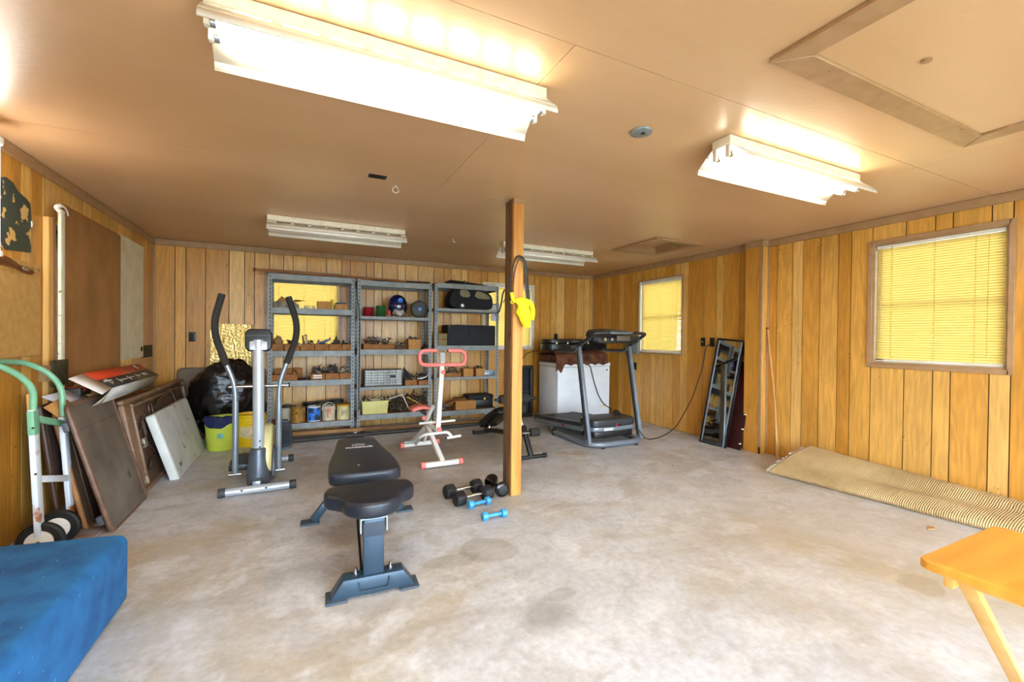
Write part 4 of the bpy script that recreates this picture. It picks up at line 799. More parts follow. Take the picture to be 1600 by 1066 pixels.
c = MB().prism(rpoly(.20, .19, .045, 6), -.03, .03, Matrix.Translation((-.004, .01, 1.25)) @ Matrix.Rotation(PI/2-.12, 4, 'X')).build('console', DARK, t, bevel=.012, seg=3)
MB().box(-.095, .088, -.03, -.024, 1.28, 1.30).build('ridge', RB, c); MB().prism(rpoly(.13, .075, .012, 3), .031, .045, Matrix.Translation((-.004, .01, 1.20)) @ Matrix.Rotation(PI/2-.12, 4, 'X')).build('mount_plate', LIGHTG, c, bevel=.003)
MB().cyl((-.235, .14, .845), (.225, .14, .845), .014, n=14).build('pivot_axle', CHROME, t)
for x in (-.24, .228): MB().cyl((x-.006, .14, .845), (x+.006, .14, .845), .02, n=14).build('axle_cap', DARK, t)
for s, lo, pts in ((-1, 'arm', [(-.186, .14, .09), (-.188, .14, .86), (-.262, .14, 1.06), (-.357, .13, 1.345), (-.285, .11, 1.635)]), (1, 'arm', [(.146, .14, .10), (.144, .14, .86), (.215, .14, 1.07), (.308, .13, 1.345), (.218, .11, 1.635)])):
    p = fillet(pts[:2]+pts[2:3], .12, 6); a = MB().tube(p, .021, 14).build('arm', SILV, t)
    MB().cyl((pts[0][0], .14, .10), (pts[0][0], .14, .72), .0245, n=16).build('lower_sleeve', SILV, a)
    P = [Vector(v) for v in pts]; st = P[2]; MB().tube(fillet([P[2]+(P[1]-P[2]).normalized()*.03, P[3], P[4]], .16, 8), .0275, 16).build('foam_grip', FOAM, a)
    MB().cyl(P[4], P[4]+(P[4]-P[3]).normalized()*.008, .024).build('grip_cap', DARK, a)
    MB().cyl((pts[0][0]-.048, .14, .085), (pts[0][0]+.048, .14, .085), .016, n=16).build('lower_pivot', CHROME, a)
    MB().bar((pts[0][0], .16, .085), (pts[0][0]*.92, .74, .13 if s < 0 else .24), .035, .035).build('link_bar', SILV, t, bevel=.004)
pd = MB().prism([(-.06, -.17), (.06, -.17), (.075, .10), (.05, .19), (-.05, .19), (-.075, .10)], 0, .03, Matrix.Translation((-.155, .32, .13)) @ Matrix.Rotation(.12, 4, 'X')).build('pedal', mat('slate_plastic3', '#4a545e', rough=.45), t, bevel=.01); MB().box(-.235, -.075, .14, .155, .115, .165).build('toe_rim', DARK, pd, bevel=.004); MB().box(-.232, -.22, .15, .45, .14, .185).build('side_rim', RB, pd, bevel=.003)
PR = Matrix.Translation((.175, .48, .34)) @ Matrix.Rotation(-1.15, 4, 'X')
pd = MB().prism(chaik([(-.065, -.15), (.065, -.15), (.08, .10), (.05, .17), (-.05, .17), (-.08, .10)], 1), 0, .03, PR).build('pedal', mat('dark_slate', '#3b4148', rough=.5), t, bevel=.008)
for k in range(12): MB().box(-.055, .055, -.12+k*.021, -.112+k*.021, -.008, 0, PR).build('grip_rib', RB, pd)
MB().box(-.075, .075, .165, .185, -.03, .05, PR).build('toe_rim', SILV, pd, bevel=.004)

# ------------------------------------------------------------------ weight bench
t = thing('weight_bench', 'flat black padded weight bench with slate blue steel legs', 'bench', (.338, 2.275, 0), -.045)
sp = chaik([(-.19, .325), (.19, .325), (.235, .27), (.235, .17), (.155, .115), (.135, .03), (.06, -.03), (-.06, -.03), (-.135, .03), (-.155, .115), (-.235, .17), (-.235, .27)], 2)
s_ = MB().prism(sp, .385, .468).build('seat_pad', VINYL, t, bevel=.022, seg=4)
bp_ = chaik([(-.20, .44), (.20, .44), (.215, .56), (.205, .80), (.165, 1.06), (.15, 1.30), (.13, 1.41), (-.13, 1.41), (-.15, 1.30), (-.165, 1.06), (-.205, .80), (-.215, .56)], 2)
b_ = MB().prism(bp_, .41, .487).build('back_pad', VINYL, t, bevel=.02, seg=4)
PRINT = mat('white_print', '#e6e4ee', rough=.5)
mb = MB(); O_ = Vector((0, 1.14, .4885)); n_ = 28
def ring(r0, r1, sx=1): 
    vs = [(O_.x+r*math.cos(2*PI*k/n_)*sx, O_.y+r*math.sin(2*PI*k/n_), O_.z) for k in range(n_) for r in (r0, r1)]; mb.add(vs, [(2*k, 2*k+1, (2*k+3) % (2*n_), (2*k+2) % (2*n_)) for k in range(n_)])
ring(.038, .046)
for (p, q) in (((-.026, -.024), (-.008, .02)), ((-.008, .02), (.004, -.008)), ((.004, -.008), (.012, .02)), ((.012, .02), (.028, -.022))):
    mb.bar((O_.x+p[0], O_.y+p[1], O_.z), (O_.x+q[0], O_.y+q[1], O_.z), .009, .0008)
mb.build('emblem', PRINT, b_, kind='stuff') if False else mb.build('emblem', PRINT, b_)
def text(s, size, M, m_, parent, name='lettering', sx=1, bold=.0):
    cu = bpy.data.curves.new('t', 'FONT'); cu.body = s; cu.size = size; cu.align_x = 'CENTER'; cu.align_y = 'CENTER'; cu.extrude = .0006; cu.offset = bold
    o = bpy.data.objects.new('t', cu); COL.objects.link(o); bpy.context.view_layer.update()
    me = bpy.data.meshes.new_from_object(o.evaluated_get(bpy.context.evaluated_depsgraph_get())); bpy.data.objects.remove(o)
    me.transform(M @ Matrix.Diagonal((sx, 1, 1, 1))); me.materials.clear(); me.materials.append(m_); n = bpy.data.objects.new(name, me); COL.objects.link(n); n.parent = parent; return n
text('MARNUR', .045, Matrix.Translation((0, 1.065, .4885)), PRINT, b_, bold=.0012)
MB().box(-.04, -.03, .60, .606, .4872, .4885).build('scuff', LIGHTG, b_)
MB().box(-.050, .050, -.0, .055, .0, .385).build('front_upright', NAVY, t, bevel=.006); MB().box(-.0525, .0525, -.003, .058, .29, .36).build('rubber_sleeve', mat('blue_rubber', '#38424e', rough=.7), t, bevel=.004)
MB().box(-.066, .066, -.002, .06, .378, .384).box(-.066, -.060, .0, .06, .31, .378).box(.060, .066, 0, .06, .31, .378).build('seat_bracket', mat('pale_steel', '#a7b2bb', rough=.35, metal=.3), t)
MB().bar((0, .03, .355), (0, 1.25, .37), .06, .055).build('main_rail', NAVY, t, bevel=.004)
MB().bar((-.055, .06, .10), (-.055, .60, .34), .012, .03).build('ladder_strut', DARK, t)
def foot(y, hw, top, fx, h, name):
    M_ = Matrix.Translation((0, y, 0)) @ Matrix.Rotation(PI/2, 4, 'X')
    f = MB().prism([(-hw-fx, .016), (-hw-fx+.03, .016), (-hw-.01, top), (hw+.01, top), (hw+fx-.03, .016), (hw+fx, .016), (hw+fx-.05, .0165), (hw*.75, .012), (-hw*.75, .012)] if False else [(-hw-fx, .012), (-hw, top), (hw, top), (hw+fx, .012)], -h/2, h/2, M_).build(name, NAVY, t, bevel=.004)
    for s in (-1, 1):
        x = s*(hw+fx-.01); pl_ = MB().box(x-.05-s*.02, x+.05-s*.02+s*.0, y-h/2-.02, y+h/2+.012, 0, .013).build('foot_plate', mat('grey_pad', '#3f4c59', rough=.6), f, bevel=.005)
    return f
f = foot(.025, .145, .10, .06, .085, 'front_foot')
for x in (-.085, .085): MB().lathe([(.016, .1005), (.016, .108), (.009, .109), (.009, .125), (.004, .13)], 14, Matrix.Translation((x, .035, 0))).build('bolt', CHROME, f)
MB().tube(fillet([(-.075, -.021, .08), (-.065, -.026, .035), (.065, -.026, .035), (.075, -.021, .085)], .012), .0035, 6).build('carry_loop', NAVY, f)
f = MB().bar((-.30, 1.02, .02), (-.20, 1.02, .145), .055, .05).bar((-.21, 1.02, .14), (.21, 1.02, .14), .055, .05).bar((.20, 1.02, .145), (.30, 1.02, .02), .055, .05).build('rear_foot', NAVY, t, bevel=.004)
for s in (-1, 1): MB().box(s*.32-.06, s*.32+.06, .97, 1.07, 0, .014).build('foot_plate', mat('grey_pad', '#3f4c59', rough=.6), f, bevel=.005)
if 1: pass; MB().box(-.03, .03, .99, 1.05, .165, .36).build('rear_upright', NAVY, t, bevel=.004)
MB().box(-.075, .075, 1.415, 1.60, .40, .455).build('rear_hitch', mat('hitch_dark', '#262a26', rough=.6), t, bevel=.01)
MB().bar((-.075, 1.0, .30), (-.075, 1.35, .41), .012, .03).build('ladder_strut', DARK, t); MB().bar((.075, 1.0, .30), (.075, 1.35, .41), .012, .03).build('ladder_strut', DARK, t)

# ------------------------------------------------------------------ pink and white machine
PINK = mat('coral_foam', '#f08a80', '#e67c72', rough=.7); WST = mat('white_steel', '#e6e4dc', '#d8d6cd', rough=.35)
t = thing('squat_machine', 'white upright exercise machine with coral pink handlebar and seat', 'exercise machine', (1.30, 4.6, 0)); O3 = Vector((1.30, 4.6, 0))
def A(ax, v, px, py): return at(ax, v, px, py)-O3
XC = 1.30
ff = MB().bar((-.20, -.39, .036), (.15, -.38, .036), .045, .05).build('front_foot', WST, t, bevel=.006)
for a, b2 in (((-.24, -.391, .036), (-.195, -.39, .036)), ((.15, -.38, .036), (.19, -.379, .036))): MB().cyl(a, b2, .033, n=16).build('end_cap', PINK, t, bevel=.006)
MB().bar((-.22, .50, .034), (.17, .53, .034), .045, .05).build('rear_foot', WST, t, bevel=.006)
for a, b2 in (((-.26, .498, .034), (-.215, .50, .034)), ((.17, .53, .034), (.21, .532, .034))): MB().cyl(a, b2, .033, n=16).build('end_cap', PINK, t, bevel=.006)
k0 = A(0, XC-.05, 665, 660); cb, ct = A(1, 4.42, 684, 672), A(1, 4.62, 691, 563)
MB().bar((-.02, -.38, .05), k0, .045, .045).build('front_leg', WST, t, bevel=.004)
MB().bar(A(0, XC-.02, 671, 662), (-.12, .50, .06), .04, .04).build('rear_leg', WST, t, bevel=.004); MB().bar((.02, .50, .06), k0+Vector((.07, .02, .0)), .03, .03).build('rear_leg', WST, t, bevel=.004)
MB().bar(k0, A(0, XC, 677, 634), .035, .03).build('seat_post', WST, t, bevel=.004); MB().bar(k0+Vector((.0, -.02, 0)), cb, .035, .035).build('link', WST, t, bevel=.004)
col = MB().bar(cb, ct, .050, .040, up=(0, 1, 0)).build('column', WST, t, bevel=.005)
hb = [A(1, 4.6, 683, 548), A(1, 4.6, 655.5, 548), A(1, 4.6, 655.5, 570.5), A(1, 4.6, 727, 570.0), A(1, 4.6, 727, 548), A(1, 4.6, 700, 548)]
MB().tube(fillet(hb, .085, 8), .021, 14).build('handlebar', PINK, t); MB().cyl(hb[0], hb[0]+Vector((.004, 0, 0)), .015).build('bar_end', DARK, t); MB().cyl(hb[-1]-Vector((.004, 0, 0)), hb[-1], .015).build('bar_end', DARK, t)
q0 = A(1, 4.575, 691.5, 558); MB().prism(rpoly(.058, .10, .014), -.006, .006, Matrix.Translation(q0) @ Matrix.Rotation(PI/2-.2, 4, 'X')).build('meter_plate', mat('grey_meter', '#a9aaa4', rough=.5), t, bevel=.003)
for (px_, py_, yy) in ((692, 582, 4.57), (686, 671, 4.38), (662, 653, 4.75)): q0 = A(1, yy, px_, py_); MB().cyl(q0, q0+Vector((0, -.02, 0)), .025, n=8).build('knob', PINK, t, bevel=.004); 
s0 = A(1, 4.85, 657, 639); MB().grid(lambda u, v: (s0.x+(u-.5)*.22, s0.y-.10+v*.2, s0.z+.025-.06*(u-.5)**2*4*.5), 10, 3).build('seat', PINK, t, solid=.03, smooth=60); MB().bar(s0+Vector((0, 0, -.02)), k0+Vector((.02, .05, .08)), .03, .03).build('seat_bracket', JM[1], t)
MB().cyl(A(1, 4.65, 655, 662), A(1, 4.65, 711, 657), .014, n=14).build('foot_peg', WST, t)
ut = [A(2, .07, 650, 694), A(1, 4.62, 656, 684), A(1, 4.58, 664, 679), A(1, 4.50, 700, 675), A(1, 4.48, 706, 683)]
MB().tube(fillet(ut, .06), .017, 12).build('u_tube', WST, t); p5, p6 = A(1, 4.48, 698, 684.5), A(1, 4.48, 720, 681); MB().cyl(p5, p6, .015, n=14).build('foot_peg', WST, t); MB().cyl(p5-(p6-p5)*.06, p5, .016, n=12).build('peg_ring', DARK, t)
p5, p6 = A(1, 4.85, 631, 692), A(1, 4.85, 648, 690.5); MB().cyl(p5, p6, .017, n=14).build('foot_peg', mat('grey_peg', '#8f9592', rough=.4), t)

# ------------------------------------------------------------------ black ab bench behind the post
t = thing('ab_bench', 'black folding sit-up bench with foam rollers behind the post', 'bench', (2.2, 4.7, 0)); 
MB().cyl((-.26, -.60, .024), (.17, -.60, .024), .02, n=14).build('front_foot', DARK, t); MB().cyl((.17, -.60, .026), (.205, -.60, .026), .025, n=14).build('end_cap', RUBBER, t); MB().cyl((-.295, -.6, .026), (-.26, -.6, .026), .025, n=14).build('end_cap', RUBBER, t)
MB().cyl((-.10, .75, .024), (.20, .76, .024), .022, n=14).build('rear_foot', DARK, t); 
for x in (-.12, .21): MB().cyl((x-.01, .755, .028), (x+.012, .755, .028), .027, n=14).build('end_cap', RUBBER, t)
MB().bar((.02, -.60, .03), (-.0, -.44, .33), .05, .04).build('front_upright', DARK, t, bevel=.004)
MB().bar((.0, -.45, .24), (-.02, -.30, .50), .05, .035).build('extension_bar', mat('cream_steel', '#d8ceaa', rough=.4), t, bevel=.004)
MB().bar((.0, -.45, .24), (.05, .75, .05), .05, .05).build('main_rail', DARK, t, bevel=.004)
MB().cyl((-.15, -.50, .26), (.17, -.50, .26), .012, n=12).build('roller_bar', CHROME, t)
for x0 in (.055, -.17): MB().cyl((x0, -.50, .26), (x0+.115, -.50, .26), .046, n=20).build('foam_roller', FOAM, t, bevel=.012)
MB().cyl((-.26, -.25, .60), (.26, -.25, .60), .016, n=12).build('roller_bar', DARK, t)
for x0 in (.00, -.20): MB().tube([(x0, -.25, .60), (x0+.02, -.25, .60), (x0+.15, -.25, .60), (x0+.18, -.25, .60)], .05, 18, rs=[.042, .052, .052, .03]).build('foam_roller', FOAM, t)
MB().cyl((-.05, -.22, .48), (.13, -.22, .48), .055, n=18).build('foam_roller', FOAM, t, bevel=.015)
MB().prism(chaik([(-.13, 0), (.13, 0), (.14, .2), (.12, .45), (.10, .62), (-.10, .62), (-.12, .45), (-.14, .2)], 2), 0, .085, Matrix.Translation((.06, .72, .08)) @ Matrix.Rotation(PI, 4, 'Z') @ Matrix.Rotation(.48, 4, 'X')).build('back_pad', mat('glossy_vinyl', '#0d0d0f', rough=.25), t, bevel=.015, seg=3)
MB().cyl((.06, .68, .07), (.10, .68, .16), .02).build('hinge', CHROME, t)

# ------------------------------------------------------------------ treadmill
t = thing('treadmill', 'grey treadmill with black console in front of the white freezer', 'treadmill', (3.43, 4.8, 0))
def TW(*p): return Vector(p)-Vector((3.43, 4.8, 0))
TG = mat('treadmill_grey', '#7d868f', '#707982', rough=.32, metal=.3); TGD = mat('treadmill_dark', '#34363a', '#292b2e', rough=.4)
base = MB().tube(fillet([TW(3.045, 4.97, .045), TW(3.045, 4.15, .045), TW(3.82, 4.15, .045), TW(3.82, 4.97, .045)], .22, 10), .034, 14).build('base_frame', TG, t)
for x in (3.045, 3.82): MB().cyl(TW(x-.022, 4.98, .045), TW(x+.022, 4.98, .045), .042, n=20).build('wheel', DARK, base)
for x in (3.2, 3.7): MB().cyl(TW(x, 4.14, 0), TW(x, 4.14, .015), .02).build('foot_pad', DARK, base)
for x in (3.045, 3.82): u_ = MB().bar(TW(x, 4.21, .05), TW(x, 4.45, 1.19), .042, .075, up=(0, 1, 0)).build('upright', TG, t, bevel=.005); MB().bar(TW(x-.024, 4.225, .10), TW(x-.024, 4.445, 1.14), .003, .03, up=(0, 1, 0)).build('groove', TGD, u_)
for x in (3.045, 3.82):
    r_ = MB().tube(fillet([TW(x, 4.98, 1.135), TW(x, 4.56, 1.14), TW(x, 4.13, 1.355), TW(x+(.2 if x < 3.4 else -.2), 4.10, 1.365)], .05, 5), .020, 12).build('handrail', TGD, t); MB().cyl(TW(x, 4.98, 1.135), TW(x, 4.995, 1.135), .022).build('rail_cap', DARK, r_)
    MB().tube([TW(x, 4.95, 1.118), TW(x, 4.56, 1.122), TW(x, 4.2, 1.30)], .008, 8).build('rail_strip', TG, r_)
def ZR(ang): return Matrix.Rotation(ang, 4, 'X')
cn = MB().prism(chaik([(-.37, -.02), (-.33, -.10), (.33, -.10), (.37, -.02), (.34, .14), (.12, .20), (-.12, .20), (-.34, .14)], 1), -.03, .03, Matrix.Translation(TW(3.43, 4.26, 1.31)) @ ZR(.42)).build('console', TGD, t, bevel=.012, seg=3)
MB().prism(chaik([(-.22, -.06), (.22, -.06), (.20, .06), (-.20, .06)], 2), .030, .055, Matrix.Translation(TW(3.44, 4.22, 1.335)) @ ZR(.30)).build('console_hood', TG, cn, bevel=.01)
MB().box(-.30, .30, -.13, -.10, -.07, -.005, Matrix.Translation(TW(3.43, 4.30, 1.31))).build('lower_bar', DARK, cn, bevel=.01)
for x, rr in ((-.23, .012), (-.13, .01)): MB().cyl(TW(3.43+x, 4.135, 1.285), TW(3.43+x, 4.125, 1.285), rr+.006).build('knob', CHROME, cn)
MB().box(-.06, .14, -.175, -.165, -.03, .03, Matrix.Translation(TW(3.43, 4.30, 1.30))).build('label_panel', mat('warm_grey_panel', '#5a5248', rough=.4), cn, bevel=.003)
hd = chaik([(-.34, .22), (-.34, -.10), (-.26, -.16), (.26, -.16), (.34, -.10), (.34, .22)], 2); HM = Matrix.Translation(TW(3.43, 4.36, 0))
h_ = MB().prism(hd, .235, .325, HM).build('motor_hood', TGD, t, bevel=.02, seg=3); MB().prism([(x*.995, y*.995) for x, y in hd], .185, .2345, HM).build('hood_band', TG, h_, bevel=.006); MB().prism([(x*.94, y*.93) for x, y in hd], .105, .1845, HM).build('belly_pan', DARK, h_, bevel=.015)
MB().box(-.18, -.04, -.166, -.159, .195, .225, HM).build('caution_label', mat('silver_label', '#c5c8c4', rough=.4), h_); MB().box(.0, .035, -.168, -.16, .235, .27, HM).build('power_switch', mat('red_plastic', '#a02030', rough=.4), h_, bevel=.003); MB().box(.045, .085, -.170, -.158, .24, .265, HM).build('power_socket', DARK, h_)
MB().prism([(0, 0), (.12, 0), (.06, .05)], -.03, .03, Matrix.Translation(TW(3.62, 4.5, .326)) @ ZR(PI/2)).build('hood_fin', DARK, h_)
def deckbox(x0, x1, dz0, dz1, name, m_, par=t, **k):
    mb = MB(); y0, y1 = 4.42-4.8, 5.62-4.8; za, zb = .262, .165; x0 -= 3.43; x1 -= 3.43
    mb.add([(x0, y0, za+dz0), (x1, y0, za+dz0), (x1, y1, zb+dz0), (x0, y1, zb+dz0), (x0, y0, za+dz1), (x1, y0, za+dz1), (x1, y1, zb+dz1), (x0, y1, zb+dz1)], [(0, 3, 2, 1), (4, 5, 6, 7), (0, 1, 5, 4), (1, 2, 6, 5), (2, 3, 7, 6), (3, 0, 4, 7)])
    return mb.build(name, m_, par, **k)
deckbox(3.16, 3.70, -.03, -.004, 'running_belt', mat('belt_rubber', '#26272b', '#1e1f22', rough=.6)); 
for a, b2 in ((3.085, 3.158), (3.702, 3.775)): s2 = deckbox(a, b2, -.045, .004, 'side_rail', TGD, bevel=.004); deckbox(a+.004, b2-.004, -.10, -.046, 'deck_frame', TG, s2, bevel=.004)
MB().cyl(TW(3.09, 5.60, .125), TW(3.77, 5.60, .125), .030, n=18).build('rear_roller', DARK, t); MB().box(-.346, -.344, .0, .06, -.02, .02, Matrix.Translation((0, .0, .165))).build('badge', mat('red_badge', '#9c2434', rough=.4), t)
for x in (3.13, 3.73): MB().cyl(TW(x-.012, 5.2, .028), TW(x+.012, 5.2, .028), .028).build('deck_wheel', JM[0], t); MB().bar(TW(x, 5.2, .03), TW(x, 5.16, .14), .02, .02).build('wheel_strut', TG, t)

# ------------------------------------------------------------------ freezer and what lies on it
t = thing('chest_freezer', 'white chest freezer in the far right corner under a hide', 'freezer', (4.0, 5.945, 0)); FW_ = mat('freezer_white', '#e4e8ea', '#dce0e4', rough=.3)
MB().box(-.49, .49, -.28, .30, .03, .845).build('cabinet', FW_, t, bevel=.012); ld = MB().box(-.495, .495, -.29, .305, .85, .905).build('lid', FW_, t, bevel=.014); MB().box(-.484, .484, -.276, .295, .845, .85).build('gasket', mat('gasket_green', '#b7bd9c', rough=.7), t)
MB().cyl((.43, -.283, .79), (.43, -.279, .79), .014).build('lock', DARK, t); MB().box(.30, .42, -.2825, -.2795, .20, .235).build('label_plate', mat('freezer_label', '#d89a40', '#e8e0c8', rough=.5, scale=30), t)
for x in (-.42, .42): MB().box(x-.03, x+.03, -.25, .25, 0, .03).build('foot', DARK, t)
t = thing('brown_hide', 'shaggy brown hide folded over left and middle of the freezer', 'hide', (3.96, 5.95, .906)); HID = mat('brown_hide', '#6e3f22', '#3f2112', rough=.9, scale=9, bump=.6, bscale=50)
def hide(u, v):
    x = -.50+.96*u; L = v*1.2
    hem = -.02+(-.10*max(0, 1-abs(u-.0)*12)-.13*max(0, 1-abs(u-.09)*16))+.012*math.sin(u*40); n_ = noise.noise(Vector((u*7, v*5, 1)))*.015
    prof = [(-.305, hem), (-.318, .02), (-.30, .13), (-.24, .165), (-.05, .175), (.15, .165), (.28, .12)]; k = v*(len(prof)-1); i = min(int(k), len(prof)-2); f_ = k-i
    y = prof[i][0]*(1-f_)+prof[i+1][0]*f_; z = prof[i][1]*(1-f_)+prof[i+1][1]*f_
    return (x, y+n_-.006, max(z, .004) + n_ if v > .1 else z)
MB().grid(hide, 60, 24).build('hide_body', HID, t, solid=.008, smooth=60)
MB().box(-.49, .45, -.28, .26, .004, .02).build('under_fold', mat('dark_lining', '#2e2220', '#8c7a5c', rough=.9, scale=16), t); MB().box(-.47, .43, -.26, .24, .021, .125).build('folded_bulk', HID, t, bevel=.03)
t = thing('guitar_case', 'black guitar case with steel latches lying on brown hide', 'instrument case', (4.03, 6.03, 1.092)); 
gpts = chaik([(-.55, -.15), (-.42, -.20), (-.28, -.17), (-.16, -.13), (-.02, -.155), (.10, -.16), (.22, -.10), (.30, -.05), (.66, -.045), (.68, .045), (.30, .05), (.22, .10), (.10, .16), (-.02, .155), (-.16, .13), (-.28, .17), (-.42, .20), (-.55, .15), (-.60, 0)], 2)
GC = mat('case_vinyl', '#1c1e22', '#121316', rough=.3, bump=.1, bscale=120); MB().prism(gpts, 0, .115, Matrix()).build('case_base', GC, t, bevel=.012, seg=3); MB().prism([(x*1.01, y*1.02) for x, y in gpts], .1165, .185).build('case_lid', GC, t, bevel=.018, seg=3)
for (x, y) in ((-.45, -.205), (-.22, -.165), (.06, -.168), (.20, -.125)): MB().box(x-.014, x+.014, y-.012, y, .10, .145).build('latch', CHROME, t, bevel=.003)
MB().tube(fillet([(-.16, -.145, .10), (-.15, -.18, .10), (-.06, -.18, .10), (-.05, -.155, .10)], .02), .008, 8).build('handle', DARK, t)
t = thing('dark_rack', 'tall narrow black frame standing at back wall right of post', 'frame', (3.29, 6.35, 0)); 
mb = MB(); mb.box(-.20, .15, -.04, .04, 0, .06); mb.box(-.20, .15, -.04, .04, .79, .835); mb.box(-.20, -.15, -.04, .04, .06, .79); mb.box(.10, .15, -.04, .04, .06, .79); mb.build('frame_border', mat('dark_walnut', '#2a1c14', '#1c120c', rough=.5), t, bevel=.004); MB().box(-.15, .10, .02, .035, .06, .79).build('back_panel', MATTE, t); MB().box(-.15, .10, -.03, .019, .40, .42).build('divider', DARK, t)

# ------------------------------------------------------------------ dumbbells on the floor
def hexb(p, q, r, m_h, m_g, label, hl, name='hex_dumbbell', group='black hex dumbbells by the post', gr=.014, n=6):
    p, q = Vector(p), Vector(q); c = (p+q)/2; d = (q-p); L = d.length; t = thing(name, label, 'dumbbell', (c.x, c.y, 0), math.atan2(d.y, d.x), group); z = r*math.cos(PI/n)
    for s in (-1, 1):
        vs = []; fs = []; pr = [(s*(L/2-hl*.5), r*.8), (s*(L/2-hl*.38), r), (s*(L/2+hl*.38), r), (s*(L/2+hl*.5), r*.8)]
        for x, rr in pr: vs += [(x, rr*math.cos(2*PI*(k+.5)/n+ (0 if n == 6 else 0)), z+rr*math.sin(2*PI*(k+.5)/n)) for k in range(n)]
        for i in range(3): fs += [(i*n+k, i*n+(k+1) % n, (i+1)*n+(k+1) % n, (i+1)*n+k) for k in range(n)]
        fs += [tuple(range(n)), tuple(3*n+k for k in range(n))]; vs2 = [Matrix.Translation((0, 0, z)) @ Matrix.Rotation(PI/6 if n == 6 else PI/8, 4, 'X') @ Matrix.Translation((0, 0, -z)) @ Vector(v) for v in vs]
        if n == 6: vs2 = [Matrix.Translation((0, 0, z)) @ Matrix.Rotation(0, 4, 'X') @ Matrix.Translation((0, 0, -z)) @ Vector(v) for v in vs]
        MB().add(vs2, fs).build('head', m_h, t, bevel=r*.08, seg=2, smooth=30)
    a = L/2-hl*.48; MB().tube([(-a, 0, z), (-a*.75, 0, z), (-a*.72, 0, z), (0, 0, z), (a*.72, 0, z), (a*.75, 0, z), (a, 0, z)], gr, 14, rs=[gr*.8, gr*.8, gr, gr*1.15, gr, gr*.8, gr*.8]).build('grip', m_g, t)
    if m_g is CHROME:
        for x in (-a*.55, a*.55): MB().cyl((x-.004, 0, z), (x+.004, 0, z), gr*1.25).build('grip_ring', CHROME, t)
    return t
hexb(at(2, .052, 702.5, 768), at(2, .052, 744, 759.5), .060, RUBBER, CHROME, 'black hex dumbbell with chrome grip, the one farther from camera', .085)
hexb(at(2, .052, 718, 779.5), at(2, .052, 760.5, 769.5), .060, RUBBER, CHROME, 'black hex dumbbell with chrome grip, nearer one behind blue dumbbell', .085)
BLU = mat('sky_blue_vinyl', '#3f9bd0', '#358cc2', rough=.4)
hexb(at(2, .03, 735.5, 788.5), at(2, .03, 762, 782.5), .032, BLU, BLU, 'small light blue dumbbell touching the black hex dumbbell', .04, 'small_dumbbell', 'light blue dumbbells', .013, 8)
hexb(at(2, .03, 757.5, 807), at(2, .03, 787, 801.5), .032, BLU, BLU, 'small light blue dumbbell lying apart, nearest to camera', .04, 'small_dumbbell', 'light blue dumbbells', .013, 8)
p, q = at(2, .063, 766.5, 751), at(2, .063, 786, 766); t = thing('cone_dumbbell', 'black hourglass shaped dumbbell lying beside foot of post', 'dumbbell', ((p.x+q.x)/2, (p.y+q.y)/2, .0632)); d = (q-p); L = d.length
RZ = d.normalized().to_track_quat('Z', 'Y').to_matrix().to_4x4()
MB().lathe([(.02, L*.5+.004), (.045, L*.5), (.060, L*.5-.010), (.063, L*.5-.022), (.058, L*.5-.03), (.016, L*.16), (.014, 0), (.016, -L*.16), (.058, -L*.5+.03), (.063, -L*.5+.022), (.06, -L*.5+.01), (.045, -L*.5), (.02, -L*.5-.004)], 36, RZ).build('body', mat('gloss_black', '#0c0c0e', rough=.22), t, smooth=30)
for s in (-1, 1): MB().lathe([(.036, s*(L*.5+.002)), (.038, s*(L*.5+.006)), (.034, s*(L*.5+.007))], 30, RZ).build('end_ring', RUBBER, t)

# ------------------------------------------------------------------ leaning tables on the left
def lean(name, label, cat, xb, y0, ang, group=None):
    t = thing(name, label, cat, (xb, y0, 0), 0, group); t.rotation_euler = (0, -ang, 0); return t
# local: x outward normal (front face at x=0), y along wall, z up the slope
def rslab(y0, y1, z0, z1, x0, x1, r=.05, n=5): return MB().prism(rpoly(y1-y0, z1-z0, r, n, (y0+y1)/2, (z0+z1)/2), x0, x1, MM)
t = lean('folding_table', 'white plastic folding table leaning in front of brown table', 'table', -.966, 4.78, .300)
WP = mat('white_plastic', '#dcdcd6', '#c9c9c0', rough=.5, scale=5, specks=('#8f8b7c', 7, .66)); rslab(0, 1.20, .0, .62, -.068, 0, .03).build('table_top', WP, t, bevel=.008); rslab(.02, 1.18, .02, .60, .0004, .002, .02).build('top_skin', WP, t); MB().cyl((.0021, .17, .10), (.004, .17, .10), .022).build('scuff', JM[0], t)
MB().box(-.074, -.068, .1, 1.1, .2, .42).build('underframe', WTRIM, t)
t = lean('folding_table', 'long brown molded folding table standing on edge, folded legs showing', 'table', -1.117, 4.395, .172)
BP = mat('brown_molded_plastic', '#8f6d50', '#71543c', rough=.45, scale=4, specks=('#b39a80', 9, .64)); BPD = mat('brown_molded_dark', '#6f5644', '#564031', rough=.55, scale=4)
rslab(0, 1.95, 0, .78, -.075, -.045, .05).build('back_shell', mat('blue_black_edge', '#343a44', rough=.5), t, bevel=.008)
pan = rslab(.02, 1.93, .02, .76, -.043, -.028, .05).build('recessed_panel', BPD, t, bevel=.003)
mb = MB(); Y1, Z1 = 1.95, .78
for b in ((0, Y1, 0, .035), (0, Y1, Z1-.035, Z1), (0, .035, .035, Z1-.035), (Y1-.035, Y1, .035, Z1-.035)): mb.box(-.044, 0, b[0], b[1], b[2], b[3])
mb.build('rim', BP, t, bevel=.012, seg=3)
mb = MB()
for b in ((.035, .16, .035, Z1-.035),): mb.box(-.030, -.012, *b)
